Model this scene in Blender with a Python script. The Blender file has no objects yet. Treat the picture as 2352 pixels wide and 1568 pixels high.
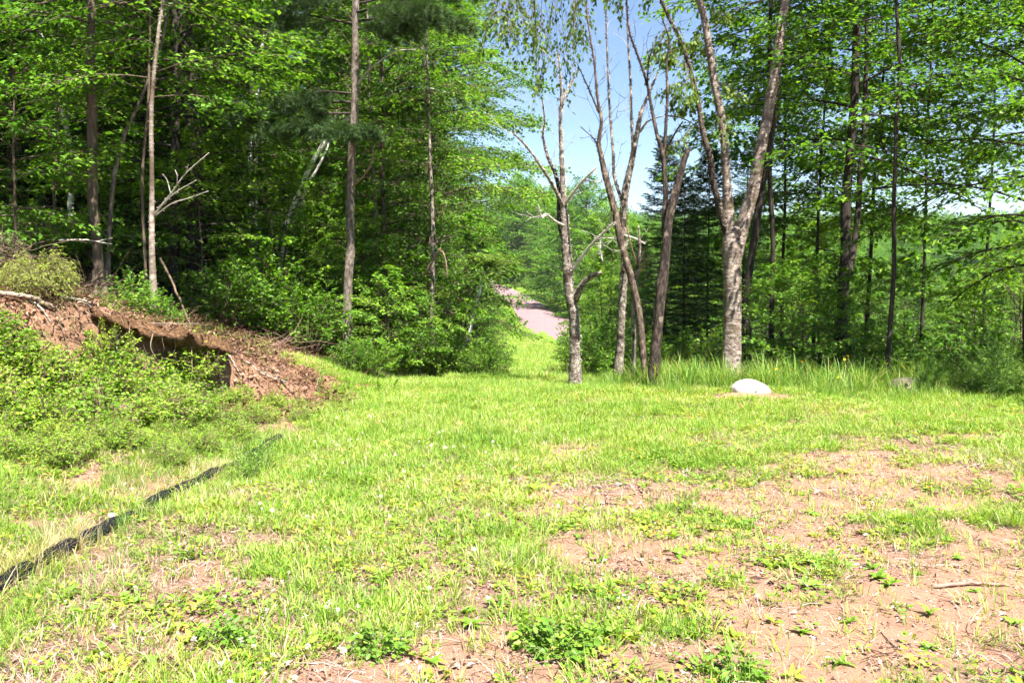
import bpy, math, random
import numpy as np
from mathutils import Vector
S = bpy.context.scene
COL = S.collection
PI = math.pi
# ------------------------------------------------------------------ camera, sky, sun, exposure
PITCH = math.atan(164/1957.0)
CAMZ = 1.6
cam = bpy.data.objects.new('camera', bpy.data.cameras.new('camera'))
cam.data.sensor_width = 36; cam.data.lens = 36*1957/2352.0
cam.data.clip_start = 0.05; cam.data.clip_end = 3000
cam.location = (0, 0, CAMZ); cam.rotation_euler = (PI/2-PITCH, 0, 0)
COL.objects.link(cam); S.camera = cam
SUN_AZ = math.radians(150)      # clockwise from +Y (straight ahead)
SUN_EL = math.radians(61)
W = bpy.data.worlds.new('World'); S.world = W; W.use_nodes = True
nt = W.node_tree; nt.nodes.clear()
o_ = nt.nodes.new('ShaderNodeOutputWorld'); bg = nt.nodes.new('ShaderNodeBackground')
sky = nt.nodes.new('ShaderNodeTexSky'); sky.sky_type = 'NISHITA'; sky.sun_disc = False
sky.sun_elevation = SUN_EL; sky.sun_rotation = SUN_AZ
sky.air_density = 1.0; sky.dust_density = 0.1; sky.ozone_density = 3.0; sky.altitude = 1200
tc = nt.nodes.new('ShaderNodeTexCoord'); mp = nt.nodes.new('ShaderNodeMapping')
mp.inputs['Scale'].default_value = (1.2, 1.2, 4.5); mp.inputs['Rotation'].default_value = (0.2, 0.1, 0.5)
nz = nt.nodes.new('ShaderNodeTexNoise'); nz.inputs['Scale'].default_value = 2.2
nz.inputs['Detail'].default_value = 9; nz.inputs['Roughness'].default_value = 0.62; nz.inputs['Distortion'].default_value = 0.6
rp = nt.nodes.new('ShaderNodeValToRGB'); rp.color_ramp.elements[0].position = 0.5; rp.color_ramp.elements[1].position = 0.85
rp.color_ramp.elements[1].color = (0.55, 0.55, 0.55, 1)
mx = nt.nodes.new('ShaderNodeMixRGB'); mx.inputs[2].default_value = (4.0, 4.3, 4.9, 1)
L = nt.links.new
L(tc.outputs['Generated'], mp.inputs[0]); L(mp.outputs[0], nz.inputs['Vector']); L(nz.outputs['Fac'], rp.inputs[0])
L(rp.outputs[0], mx.inputs[0]); L(sky.outputs[0], mx.inputs[1]); L(mx.outputs[0], bg.inputs[0]); L(bg.outputs[0], o_.inputs[0])
bg.inputs[1].default_value = 0.05
sl = bpy.data.lights.new('sun', 'SUN'); sl.energy = 5.0; sl.angle = math.radians(0.55); sl.color = (1, 0.955, 0.87)
sun = bpy.data.objects.new('sun', sl); COL.objects.link(sun)
sd = Vector((math.sin(SUN_AZ)*math.cos(SUN_EL), math.cos(SUN_AZ)*math.cos(SUN_EL), math.sin(SUN_EL)))
sun.rotation_euler = sd.to_track_quat('Z', 'Y').to_euler()
S.view_settings.view_transform = 'Standard'; S.view_settings.look = 'None'
S.view_settings.gamma = 1; S.view_settings.use_curve_mapping = False
S.view_settings.exposure = 2.12
S.render.engine = 'CYCLES'
S.cycles.max_bounces = 5; S.cycles.diffuse_bounces = 3; S.cycles.transmission_bounces = 4; S.cycles.glossy_bounces = 2
S.cycles.use_denoising = True; S.cycles.denoiser = 'OPENIMAGEDENOISE'; S.cycles.denoising_input_passes = 'RGB_ALBEDO_NORMAL'; S.cycles.denoising_prefilter = 'ACCURATE'
S.cycles.use_adaptive_sampling = True; S.cycles.adaptive_threshold = .03; S.cycles.adaptive_min_samples = 16
S.cycles.caustics_reflective = False; S.cycles.caustics_refractive = False

# ------------------------------------------------------------------ helpers
rng = np.random.default_rng(7)
random.seed(7)
def smooth(a, b, v):
    t = np.clip((np.asarray(v, float)-a)/(b-a), 0, 1); return t*t*(3-2*t)
def nrm(v): return v/np.maximum(np.linalg.norm(v, axis=-1, keepdims=True), 1e-9)
def _h(ix, iy, s):
    n = (ix.astype(np.int64)*374761393 + iy.astype(np.int64)*668265263 + s*1274126177) & 0x7fffffff
    n = ((n ^ (n >> 13))*1274126177) & 0x7fffffff
    return ((n ^ (n >> 16)) & 0xffff)/65535.0
def vnoise(x, y, s=0):
    x = np.asarray(x, float); y = np.asarray(y, float)
    ix = np.floor(x); iy = np.floor(y); fx = x-ix; fy = y-iy
    fx = fx*fx*(3-2*fx); fy = fy*fy*(3-2*fy); ix = ix.astype(np.int64); iy = iy.astype(np.int64)
    return ((_h(ix, iy, s)*(1-fx)+_h(ix+1, iy, s)*fx)*(1-fy) + (_h(ix, iy+1, s)*(1-fx)+_h(ix+1, iy+1, s)*fx)*fy)
def fbm(x, y, s=0, o=4):
    r = 0; a = 0.5; f = 1.0; t = 0
    for k in range(o):
        r = r + a*vnoise(np.asarray(x)*f+k*17.3, np.asarray(y)*f-k*9.1, s+k); t += a; a *= .5; f *= 2.03
    return r/t
def at(px, py, Y):
    u = (px-1176)/1957.0; v = (784-py)/1957.0
    d = Vector((u, math.cos(PITCH)+v*math.sin(PITCH), v*math.cos(PITCH)-math.sin(PITCH)))
    t = Y/d.y
    return Vector((d.x*t, Y, CAMZ+d.z*t))

# ------------------------------------------------------------------ terrain
CY = np.array([-300, 0, 10, 12, 14, 17, 20, 30, 40, 50, 60, 80, 100, 130, 160, 200, 300, 400, 900.])
CZ = np.array([0, 0, 0, -.03, -.17, -.48, -.83, -1.9, -2.65, -3.0, -3.2, -3.0, -2.4, -1.0, 0.3, 2.5, 10, 15, 18.])
def corr(y):
    y = np.asarray(y, float); w = np.clip((y-11)*0.2, 0, 4)
    return (np.interp(y-w, CY, CZ)+2*np.interp(y, CY, CZ)+np.interp(y+w, CY, CZ))/4
LIP = np.array([(-14, -3), (-9, 2.5), (-5.8, 6.4), (-4.8, 7.6), (-3.9, 8.6), (-3.2, 9.6), (-2.6, 11.0), (-2.2, 12.2), (-1.8, 14), (-1.6, 20), (-1.6, 900)], float)
def lipdist(x, y):
    x = np.asarray(x, float); y = np.asarray(y, float)
    best = np.full(np.broadcast(x, y).shape, 1e9); sg = np.ones_like(best)
    for (ax, ay), (bx, by) in zip(LIP[:-1], LIP[1:]):
        dx, dy = bx-ax, by-ay; l2 = dx*dx+dy*dy
        t = np.clip(((x-ax)*dx+(y-ay)*dy)/l2, 0, 1)
        d = np.hypot(x-ax-t*dx, y-ay-t*dy); c = dx*(y-ay)-dy*(x-ax)
        m = d < best; best = np.where(m, d, best); sg = np.where(m, np.where(c > 0, 1, -1), sg)
    return best*sg
def floorF(x, y):
    xx = 9.5*np.tanh(np.asarray(x, float)/9.5); yy = np.minimum(y, 20)
    return 0.295-0.416*xx-0.097*np.maximum(yy, -5) + (corr(y)-corr(yy))
RCY = np.array([38, 48, 62, 78, 98, 118, 137, 152.]); RCX = np.array([14, 9, 5.2, 3.0, 1.7, -.7, -5.5, -13.])
def H(x, y):
    x = np.asarray(x, float); y = np.asarray(y, float)
    c = corr(y)
    c = c - 6*smooth(12, 40, y)*smooth(5.5, 24, x)*(1-smooth(110, 240, y)) - 0.5*smooth(11.5, 15, y)*smooth(2.2, 5, x)
    ap = 0.2*np.maximum(0, -2.45-x)*(1-smooth(11, 14, y))
    A = c+np.minimum(ap, 1.2)
    s = lipdist(x, y) + 0.16*(fbm(x*1.3, y*1.3, 5, 3)-.5)*smooth(14, 11, y)
    F = np.maximum(floorF(x, y), A-0.02)
    st = smooth(7.9, 8.4, y)*smooth(10.0, 9.4, y)
    F = F + .14*st*np.exp(-((s-.15)/.35)**2)
    w = smooth(-.5+.33*st, .1, s)
    z = A+(F-A)*w
    face = np.exp(-((s+.2)/.35)**2)*(1-smooth(11.5, 13, y))
    z = z + (fbm(x*5, y*5, 11, 3)-.5)*(0.035+.2*face) + (fbm(x*.9, y*.9, 21, 3)-.5)*.10*smooth(3, 6, y)
    bl = np.exp(-(((x-3.15)/.45)**2+((y-10.9)/.35)**2))*.07
    z = z+bl
    far = smooth(14, 30, y)
    z = z + far*(fbm(x*.2, y*.2, 31, 3)-.5)*.5*smooth(1.5, 5, np.abs(x-.5))*np.maximum(smooth(4, 8, np.abs(x-np.interp(y, RCY, RCX))), smooth(45, 35, y))
    return z
def Hf(x, y): return float(H(np.array([x]), np.array([y]))[0])
def gnd(px, py):
    a = at(px, py, 1.0)-Vector((0, 0, CAMZ)); prev = 1.5
    ys = np.concatenate([np.arange(1.5, 30, .05), np.arange(30, 300, .5)])
    zs = H(a.x*ys, ys); g = CAMZ+a.z*ys-zs
    k = np.argmax(g < 0); Y = ys[k] if g[k] < 0 else 12.0
    return Vector((a.x*Y, Y, Hf(a.x*Y, Y)))
def bare(x, y):
    x = np.asarray(x, float); y = np.asarray(y, float)
    b = 0
    for cx, cy, rx, ry, a in ((2.25, 4.35, .95, 1.15, 1.15), (3.4, 4.4, 1.0, .8, .9), (1.3, 5.95, 1.35, .55, .85), (2.6, 6.2, .9, .55, .85), (1.7, 3.4, .6, .5, .9), (3.2, 5.6, .9, .5, .5),
                              (-.1, 3.45, .5, .32, .75), (-.55, 3.3, .3, .25, .6), (.35, 4.7, .35, .25, .5), (3.05, 10.55, .55, .28, 1.2), (-2.9, 10.2, .5, .9, .8), (-2.55, 9.0, .35, .5, .6),
                              (4.2, 7.6, 1.2, .5, .45), (.4, 7.4, .5, .35, .35), (-1.5, 4.3, .3, .2, .4), (-2.75, 6.1, .35, .35, .55), (-1.05, 5.6, .25, .15, .4), (1.0, 3.35, .6, .4, .5), (.9, 4.9, .7, .4, .5), (3.6, 6.6, 1.2, .5, .6), (.5, 6.1, .5, .3, .4)):
        b = b + a*np.exp(-((x-cx)/rx)**2-((y-cy)/ry)**2)
    n = fbm(x*1.7, y*2.6, 41, 4)
    return np.clip((b*.85 + (n-.5)*2.3 + (fbm(x*7, y*9, 45, 3)-.5)*.9 - .12)*1.4, 0, 1)*smooth(.03, .22, b+.02)

# ------------------------------------------------------------------ mesh plumbing
def mk_mesh(name, V, F, mat, tint=None, sm=False, attrs=None):
    """V (n,3); F list of int arrays (m,3)/(m,4)"""
    V = np.asarray(V, np.float32)
    if not isinstance(F, (list, tuple)): F = [F]
    F = [np.asarray(f, np.int32) for f in F if len(f)]
    me = bpy.data.meshes.new(name)
    me.vertices.add(len(V)); me.vertices.foreach_set('co', V.ravel())
    lv = np.concatenate([f.ravel() for f in F]) if F else np.zeros(0, np.int32)
    tot = np.concatenate([np.full(len(f), f.shape[1], np.int32) for f in F]) if F else np.zeros(0, np.int32)
    st = np.concatenate([[0], np.cumsum(tot)[:-1]]).astype(np.int32) if len(tot) else tot
    me.loops.add(len(lv)); me.loops.foreach_set('vertex_index', lv)
    me.polygons.add(len(tot)); me.polygons.foreach_set('loop_start', st)
    if sm: me.polygons.foreach_set('use_smooth', np.ones(len(tot), bool))
    me.update(calc_edges=True)
    if mat is not None: me.materials.append(mat)
    if tint is not None:
        a = me.attributes.new('tint', 'FLOAT', 'POINT'); a.data.foreach_set('value', np.asarray(tint, np.float32))
    for k, v in (attrs or {}).items():
        a = me.attributes.new(k, 'FLOAT', 'POINT'); a.data.foreach_set('value', np.asarray(v, np.float32))
    return me
def link(name, me, parent=None, loc=None, col=None):
    o = bpy.data.objects.new(name, me); (col or COL).objects.link(o)
    if parent is not None: o.parent = parent
    if loc is not None: o.location = loc
    return o
def tag(o, label=None, cat=None, group=None, kind=None):
    if label: o['label'] = label
    if cat: o['category'] = cat
    if group: o['group'] = group
    if kind: o['kind'] = kind
    return o
def thing(name, label, cat, loc=(0, 0, 0), rz=0, group=None, sc=1):
    o = bpy.data.objects.new(name, None); COL.objects.link(o); o.location = loc; o.rotation_euler = (0, 0, rz)
    o.empty_display_size = .1
    o.scale = (sc, sc, sc) if not isinstance(sc, (tuple, list)) else sc
    return tag(o, label, cat, group)
class Acc:
    def __init__(s): s.V = []; s.T = []; s.Q = []; s.n = 0; s.t = []
    def add(s, V, T=None, Q=None, tint=0.5):
        V = np.asarray(V, float)
        if T is not None and len(T): s.T.append(np.asarray(T)+s.n)
        if Q is not None and len(Q): s.Q.append(np.asarray(Q)+s.n)
        s.V.append(V); s.n += len(V)
        s.t.append(np.broadcast_to(np.asarray(tint, float), (len(V),)).copy())
    def mesh(s, name, mat, sm=False):
        F = []
        if s.T: F.append(np.concatenate(s.T))
        if s.Q: F.append(np.concatenate(s.Q))
        return mk_mesh(name, np.concatenate(s.V), F, mat, np.concatenate(s.t), sm)
def catmull(P, n):
    P = np.asarray(P, float); P = np.vstack([2*P[0]-P[1], P, 2*P[-1]-P[-2]])
    t = np.linspace(0, len(P)-3-1e-6, n); i = np.floor(t).astype(int); f = (t-i)[:, None]
    a, b, c, d = P[i], P[i+1], P[i+2], P[i+3]
    return .5*((2*b)+(c-a)*f+(2*a-5*b+4*c-d)*f**2+(3*b-a-3*c+d)*f**3)
def tube(P, R, k=6, rough=0, seed=0, cap=True, rfreq=6):
    P = np.asarray(P, float); n = len(P); R = np.broadcast_to(np.asarray(R, float), (n,))
    T = nrm(np.gradient(P, axis=0))
    ref = np.array([0, 1, 0.]) if abs(T[0][1]) < .9 else np.array([1, 0, 0.])
    u = nrm(np.cross(T, ref)); v = np.cross(T, u)
    a = np.arange(k)*2*PI/k
    rr = R[:, None]*np.ones(k)
    if rough:
        ln = np.concatenate([[0], np.cumsum(np.linalg.norm(np.diff(P, axis=0), axis=1))])
        rr = rr*(1+rough*2*(fbm(np.cos(a)[None]*1.5+ln[:, None]*rfreq*.35+seed, np.sin(a)[None]*1.5+ln[:, None]*.4+seed*3, seed, 4)-.5))
    V = P[:, None]+rr[..., None]*(np.cos(a)[None, :, None]*u[:, None]+np.sin(a)[None, :, None]*v[:, None])
    V = V.reshape(-1, 3)
    i = np.arange(n-1)[:, None]*k; j = np.arange(k)[None]; j2 = (j+1) % k
    Q = np.stack([i+j, i+j2, i+k+j2, i+k+j], -1).reshape(-1, 4)
    T_ = []
    if cap:
        V = np.vstack([V, P[-1]+T[-1]*R[-1]*.6, P[0]]); c = n*k; b = (n-1)*k
        T_ = [(b+x, b+(x+1) % k, c) for x in range(k)]+[((x+1) % k, x, c+1) for x in range(k)]
    return V, T_, Q
def thin_tubes(A, B, C, r0, r1, k=3):
    """many 2-segment thin tubes at once: points A,B,C (n,3)"""
    n = len(A); T = nrm(C-A); ref = np.where(np.abs(T[:, 2:3]) < .9, np.array([[0, 0, 1.]]), np.array([[1., 0, 0]]))
    u = nrm(np.cross(T, ref)); v = np.cross(T, u); a = np.arange(k)*2*PI/k
    ring = np.cos(a)[None, :, None]*u[:, None]+np.sin(a)[None, :, None]*v[:, None]
    r0 = np.broadcast_to(np.asarray(r0, float), (n,))[:, None, None]; r1 = np.broadcast_to(np.asarray(r1, float), (n,))[:, None, None]
    V = np.concatenate([A[:, None]+ring*r0, B[:, None]+ring*(r0+r1)*.5, C[:, None]+ring*r1], 1).reshape(-1, 3)
    q = []
    for s in (0, k):
        for j in range(k): q.append((s+j, s+(j+1) % k, s+k+(j+1) % k, s+k+j))
    Q = (np.arange(n)[:, None, None]*3*k+np.array(q)[None]).reshape(-1, 4)
    return V, Q
def leaves(P, D, N, Ln, Wd, fold=.12, curl=.12):
    """folded rhombus leaves, 2 triangles each"""
    n = len(P); D = nrm(D); Sd = nrm(np.cross(N, D)); N = np.cross(D, Sd)
    Ln = np.broadcast_to(np.asarray(Ln, float), (n,))[:, None]; Wd = np.broadcast_to(np.asarray(Wd, float), (n,))[:, None]
    m = P+D*Ln*.42
    V = np.stack([P, m+Sd*Wd*.5+N*Wd*fold, P+D*Ln-N*Ln*curl, m-Sd*Wd*.5+N*Wd*fold], 1).reshape(-1, 3)
    F = (np.arange(n)[:, None, None]*4+np.array([[0, 2, 1], [0, 3, 2]])[None]).reshape(-1, 3)
    return V, F
def leaves6(P, D, N, Ln, Wd, fold=.12, curl=.12):
    """pointed oval leaves, 4 triangles each"""
    n = len(P); D = nrm(D); Sd = nrm(np.cross(N, D)); N = np.cross(D, Sd)
    Ln = np.broadcast_to(np.asarray(Ln, float), (n,))[:, None]; Wd = np.broadcast_to(np.asarray(Wd, float), (n,))[:, None]
    a = P+D*Ln*.22; b = P+D*Ln*.62-N*Ln*curl*.35; up = N*Wd*fold
    V = np.stack([P, a+Sd*Wd*.46+up, b+Sd*Wd*.4+up, P+D*Ln-N*Ln*curl, b-Sd*Wd*.4+up, a-Sd*Wd*.46+up], 1).reshape(-1, 3)
    F = (np.arange(n)[:, None, None]*6+np.array([[0, 2, 1], [0, 3, 2], [0, 4, 3], [0, 5, 4]])[None]).reshape(-1, 3)
    return V, F
def blades(P, az, lean, Ln, Wd, bend):
    """grass blades: 2 quads + tip triangle, curved"""
    n = len(P); dh = np.stack([np.cos(az), np.sin(az), np.zeros(n)], -1); sd_ = np.stack([-np.sin(az), np.cos(az), np.zeros(n)], -1)
    up = np.array([[0, 0, 1.]]); c = lambda v: np.broadcast_to(np.asarray(v, float), (n,))[:, None]
    Ln, Wd, lean, bend = c(Ln), c(Wd), c(lean), c(bend)
    pts = []
    for s in (0, .4, .75, 1.0):
        pts.append(P+Ln*(up*(s*np.cos(lean)-bend*.45*s*s)+dh*(s*np.sin(lean)+bend*.8*s*s)))
    w = [.8, 1, .65]
    V = np.stack([pts[0]-sd_*Wd*.4, pts[0]+sd_*Wd*.4, pts[1]-sd_*Wd*.5, pts[1]+sd_*Wd*.5, pts[2]-sd_*Wd*.33, pts[2]+sd_*Wd*.33, pts[3]], 1).reshape(-1, 3)
    b = np.arange(n)[:, None, None]*7
    Q = (b+np.array([[0, 1, 3, 2], [2, 3, 5, 4]])[None]).reshape(-1, 4); T = (b+np.array([[4, 5, 6]])[None]).reshape(-1, 3)
    return V, T, Q

# ------------------------------------------------------------------ materials
def mat_new(name):
    m = bpy.data.materials.new(name); m.use_nodes = True; n = m.node_tree; n.nodes.clear()
    out = n.nodes.new('ShaderNodeOutputMaterial')
    return m, n, out
def ramp(n, stops):
    r = n.nodes.new('ShaderNodeValToRGB'); e = r.color_ramp.elements
    while len(e) < len(stops): e.new(.5)
    for k, (p, c) in enumerate(stops): e[k].position = p; e[k].color = (*c, 1)
    return r
def leaf_mat(name, stops, trans=.4, rough=.5, spec=.3, var=.35, tw=(1.25, 1.15, .5), patch=0):
    m, n, out = mat_new(name); l = n.links.new
    at_ = n.nodes.new('ShaderNodeAttribute'); at_.attribute_name = 'tint'
    oi = n.nodes.new('ShaderNodeObjectInfo')
    ma = n.nodes.new('ShaderNodeMath'); ma.operation = 'MULTIPLY_ADD'; ma.inputs[1].default_value = var; ma.inputs[2].default_value = -var/2
    l(oi.outputs['Random'], ma.inputs[0])
    ad = n.nodes.new('ShaderNodeMath'); ad.operation = 'ADD'; ad.use_clamp = True
    l(at_.outputs['Fac'], ad.inputs[0]); l(ma.outputs[0], ad.inputs[1])
    fac = ad.outputs[0]
    if patch:   # patches of fresher and drier plants across the field
        ge = n.nodes.new('ShaderNodeNewGeometry'); zz = n.nodes.new('ShaderNodeTexNoise'); zz.inputs['Scale'].default_value = 1.1; zz.inputs['Detail'].default_value = 4
        l(ge.outputs['Position'], zz.inputs['Vector']); mm = n.nodes.new('ShaderNodeMath'); mm.operation = 'MULTIPLY_ADD'; mm.inputs[1].default_value = patch; mm.inputs[2].default_value = -patch*.5
        l(zz.outputs['Fac'], mm.inputs[0]); a2 = n.nodes.new('ShaderNodeMath'); a2.operation = 'ADD'; a2.use_clamp = True; l(fac, a2.inputs[0]); l(mm.outputs[0], a2.inputs[1]); fac = a2.outputs[0]
    r = ramp(n, stops); l(fac, r.inputs[0])
    p = n.nodes.new('ShaderNodeBsdfPrincipled'); p.inputs['Roughness'].default_value = rough; p.inputs['Specular IOR Level'].default_value = spec
    l(r.outputs[0], p.inputs['Base Color'])
    t = n.nodes.new('ShaderNodeBsdfTranslucent')
    mu = n.nodes.new('ShaderNodeMixRGB'); mu.blend_type = 'MULTIPLY'; mu.inputs[0].default_value = 1; mu.inputs[2].default_value = (*tw, 1)
    l(r.outputs[0], mu.inputs[1]); l(mu.outputs[0], t.inputs[0])
    mi = n.nodes.new('ShaderNodeMixShader'); mi.inputs[0].default_value = trans
    l(p.outputs[0], mi.inputs[1]); l(t.outputs[0], mi.inputs[2]); l(mi.outputs[0], out.inputs[0])
    return m
def bark_mat(name, stops, scale=(14, 14, 3), bump=.5, rough=.85, patches=None, nscale=1.0, lichen=0):
    m, n, out = mat_new(name); l = n.links.new
    tc = n.nodes.new('ShaderNodeTexCoord'); mp = n.nodes.new('ShaderNodeMapping'); mp.inputs['Scale'].default_value = scale
    l(tc.outputs['Object'], mp.inputs[0])
    z = n.nodes.new('ShaderNodeTexNoise'); z.inputs['Scale'].default_value = nscale; z.inputs['Detail'].default_value = 7; z.inputs['Roughness'].default_value = .68
    l(mp.outputs[0], z.inputs['Vector'])
    r = ramp(n, stops); l(z.outputs['Fac'], r.inputs[0]); colr = r.outputs[0]
    if patches:
        sc2, thr, c2, soft = patches
        mp2 = n.nodes.new('ShaderNodeMapping'); mp2.inputs['Scale'].default_value = sc2; l(tc.outputs['Object'], mp2.inputs[0])
        z2 = n.nodes.new('ShaderNodeTexNoise'); z2.inputs['Scale'].default_value = 1; z2.inputs['Detail'].default_value = 5; l(mp2.outputs[0], z2.inputs['Vector'])
        r2 = ramp(n, [(thr, (0, 0, 0)), (thr+soft, (1, 1, 1))]); l(z2.outputs['Fac'], r2.inputs[0])
        mi = n.nodes.new('ShaderNodeMixRGB'); mi.inputs[2].default_value = (*c2, 1); l(r2.outputs[0], mi.inputs[0]); l(colr, mi.inputs[1]); colr = mi.outputs[0]
    p = n.nodes.new('ShaderNodeBsdfPrincipled'); p.inputs['Roughness'].default_value = rough; p.inputs['Specular IOR Level'].default_value = .25
    l(colr, p.inputs['Base Color'])
    b = n.nodes.new('ShaderNodeBump'); b.inputs['Strength'].default_value = bump; b.inputs['Distance'].default_value = .02
    l(z.outputs['Fac'], b.inputs['Height']); l(b.outputs[0], p.inputs['Normal']); l(p.outputs[0], out.inputs[0])
    return m
M = {}
M['maple'] = leaf_mat('maple_leaf', [(0, (.034, .095, .009)), (.5, (.1, .225, .014)), (1, (.235, .37, .028))], .5, tw=(1.05, 1.15, .5))
M['sapling'] = leaf_mat('sapling_leaf', [(0, (.055, .15, .012)), (.55, (.125, .275, .022)), (1, (.24, .37, .035))], .45, tw=(1.1, 1.15, .5))
M['birchleaf'] = leaf_mat('birch_leaf', [(0, (.04, .1, .012)), (.6, (.1, .19, .018)), (1, (.2, .27, .03))], .45)
M['spruce'] = leaf_mat('spruce_needle', [(0, (.02, .048, .012)), (.6, (.05, .1, .02)), (1, (.115, .18, .03))], .2, .6)
M['pine'] = leaf_mat('pine_needle', [(0, (.03, .065, .02)), (.6, (.06, .12, .03)), (1, (.11, .18, .05))], .25, .55)
M['fir'] = leaf_mat('pale_fir_needle', [(0, (.18, .25, .03)), (.5, (.29, .37, .05)), (1, (.4, .45, .08))], .4, .6)
M['bramble'] = leaf_mat('bramble_leaf', [(0, (.1, .21, .015)), (.5, (.2, .36, .026)), (1, (.31, .43, .04))], .42, var=.6)
M['grass'] = leaf_mat('grass_blade', [(0, (.08, .19, .02)), (.3, (.165, .315, .026)), (.62, (.265, .395, .04)), (.86, (.39, .40, .11)), (1, (.5, .41, .27))], .4, .5, .3, .4, patch=1.3)
M['tallgrass'] = leaf_mat('tall_grass_blade', [(0, (.075, .18, .02)), (.5, (.15, .29, .035)), (.85, (.27, .37, .06)), (1, (.5, .44, .22))], .4, .5, .3, .4)
M['cover'] = leaf_mat('ground_cover_leaf', [(0, (.085, .185, .02)), (.42, (.18, .31, .034)), (.75, (.31, .385, .05)), (.95, (.44, .38, .05)), (1, (.45, .27, .09))], .35, .5, .3, .4, patch=.9)
M['straw'] = leaf_mat('dry_straw', [(0, (.2, .13, .09)), (.5, (.36, .26, .18)), (1, (.5, .41, .31))], .2, .8, .1, .9, (1, .9, .7))
M['weed'] = leaf_mat('weed_leaf', [(0, (.09, .2, .02)), (.6, (.17, .31, .03)), (1, (.28, .39, .05))], .35, .5, .3, .4)
M['litter'] = leaf_mat('dead_leaf', [(0, (.07, .04, .03)), (.22, (.2, .122, .095)), (.55, (.32, .215, .175)), (1, (.52, .43, .385))], .12, .8, .1, .8, (1, .9, .8))
M['darklitter'] = leaf_mat('forest_litter', [(0, (.06, .03, .018)), (.5, (.17, .09, .055)), (1, (.36, .22, .15))], .1, .85, .1, .8, (1, .9, .8))
M['flower'] = leaf_mat('yellow_petal', [(0, (.75, .42, .01)), (1, (.85, .6, .03))], .2, .5, .2, .3)
M['clover'] = leaf_mat('clover_blossom', [(0, (.6, .52, .45)), (1, (.8, .76, .68))], .2, .7, .1, .4, (1, 1, .9))
M['bark'] = bark_mat('brown_bark', [(.25, (.035, .024, .017)), (.5, (.10, .073, .05)), (.75, (.19, .145, .10))], (30, 30, 5), .9, patches=((3, 3, 2), .56, (.075, .085, .03), .12))
M['darkbark'] = bark_mat('dark_pine_bark', [(.25, (.012, .009, .007)), (.5, (.034, .025, .02)), (.8, (.08, .06, .047))], (22, 22, 5), 1.0)
M['pinebark'] = bark_mat('grey_pine_bark', [(.3, (.04, .031, .026)), (.48, (.115, .09, .073)), (.68, (.27, .225, .185))], (26, 26, 12), 1.0, patches=((2, 2, 5), .6, (.3, .26, .22), .15))
M['whitebirch'] = bark_mat('white_birch_bark', [(.3, (.32, .29, .25)), (.5, (.62, .59, .55)), (.7, (.78, .76, .73))], (5, 5, 20), .3, .7, patches=((6, 6, 14), .57, (.03, .025, .02), .06))
M['yellowbirch'] = bark_mat('peeling_birch_bark', [(.3, (.045, .03, .023)), (.43, (.14, .1, .08)), (.55, (.25, .2, .165)), (.68, (.45, .4, .355))], (13, 13, 24), 1.0, .6, patches=((5, 5, 6), .57, (.11, .08, .05), .07))
M['palebirch'] = bark_mat('pale_birch_bark', [(.3, (.08, .055, .04)), (.45, (.2, .155, .12)), (.6, (.36, .31, .265)), (.75, (.5, .46, .42))], (10, 10, 22), .5, .7, patches=((2.5, 2.5, 1.3), .45, (.08, .058, .036), .12))
M['deadwood'] = bark_mat('dead_tree_bark', [(.3, (.02, .015, .012)), (.42, (.075, .058, .046)), (.53, (.19, .155, .124)), (.64, (.4, .36, .305))], (20, 20, 20), 1.0, patches=((4, 4, 5), .55, (.04, .026, .018), .06))
M['browndead'] = bark_mat('brown_dead_bark', [(.3, (.015, .01, .007)), (.44, (.05, .034, .025)), (.56, (.125, .09, .067)), (.7, (.28, .225, .175))], (17, 17, 11), 1.0, patches=((4, 4, 4), .55, (.035, .022, .016), .07))
M['darkdead'] = bark_mat('dark_dead_bark', [(.32, (.008, .006, .005)), (.48, (.026, .018, .014)), (.64, (.1, .072, .055))], (22, 22, 9), 1.0, patches=((7, 7, 6), .6, (.17, .135, .1), .07))
M['greytwig'] = bark_mat('weathered_twig', [(.2, (.2, .17, .14)), (.6, (.42, .38, .33)), (.9, (.55, .52, .48))], (20, 20, 20), .3)
M['browntwig'] = bark_mat('brown_twig', [(.2, (.07, .045, .03)), (.6, (.16, .11, .075)), (.9, (.26, .2, .14))], (20, 20, 20), .3)
M['redtwig'] = bark_mat('reddish_twig', [(.2, (.12, .06, .045)), (.6, (.28, .17, .14)), (.9, (.42, .32, .28))], (20, 20, 20), .3)
M['greenstem'] = bark_mat('green_stem', [(.2, (.06, .12, .03)), (.8, (.16, .24, .06))], (20, 20, 20), .1)
M['log'] = bark_mat('bare_log', [(.2, (.13, .09, .065)), (.5, (.26, .19, .145)), (.8, (.38, .3, .24))], (4, 30, 30), .6)

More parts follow.
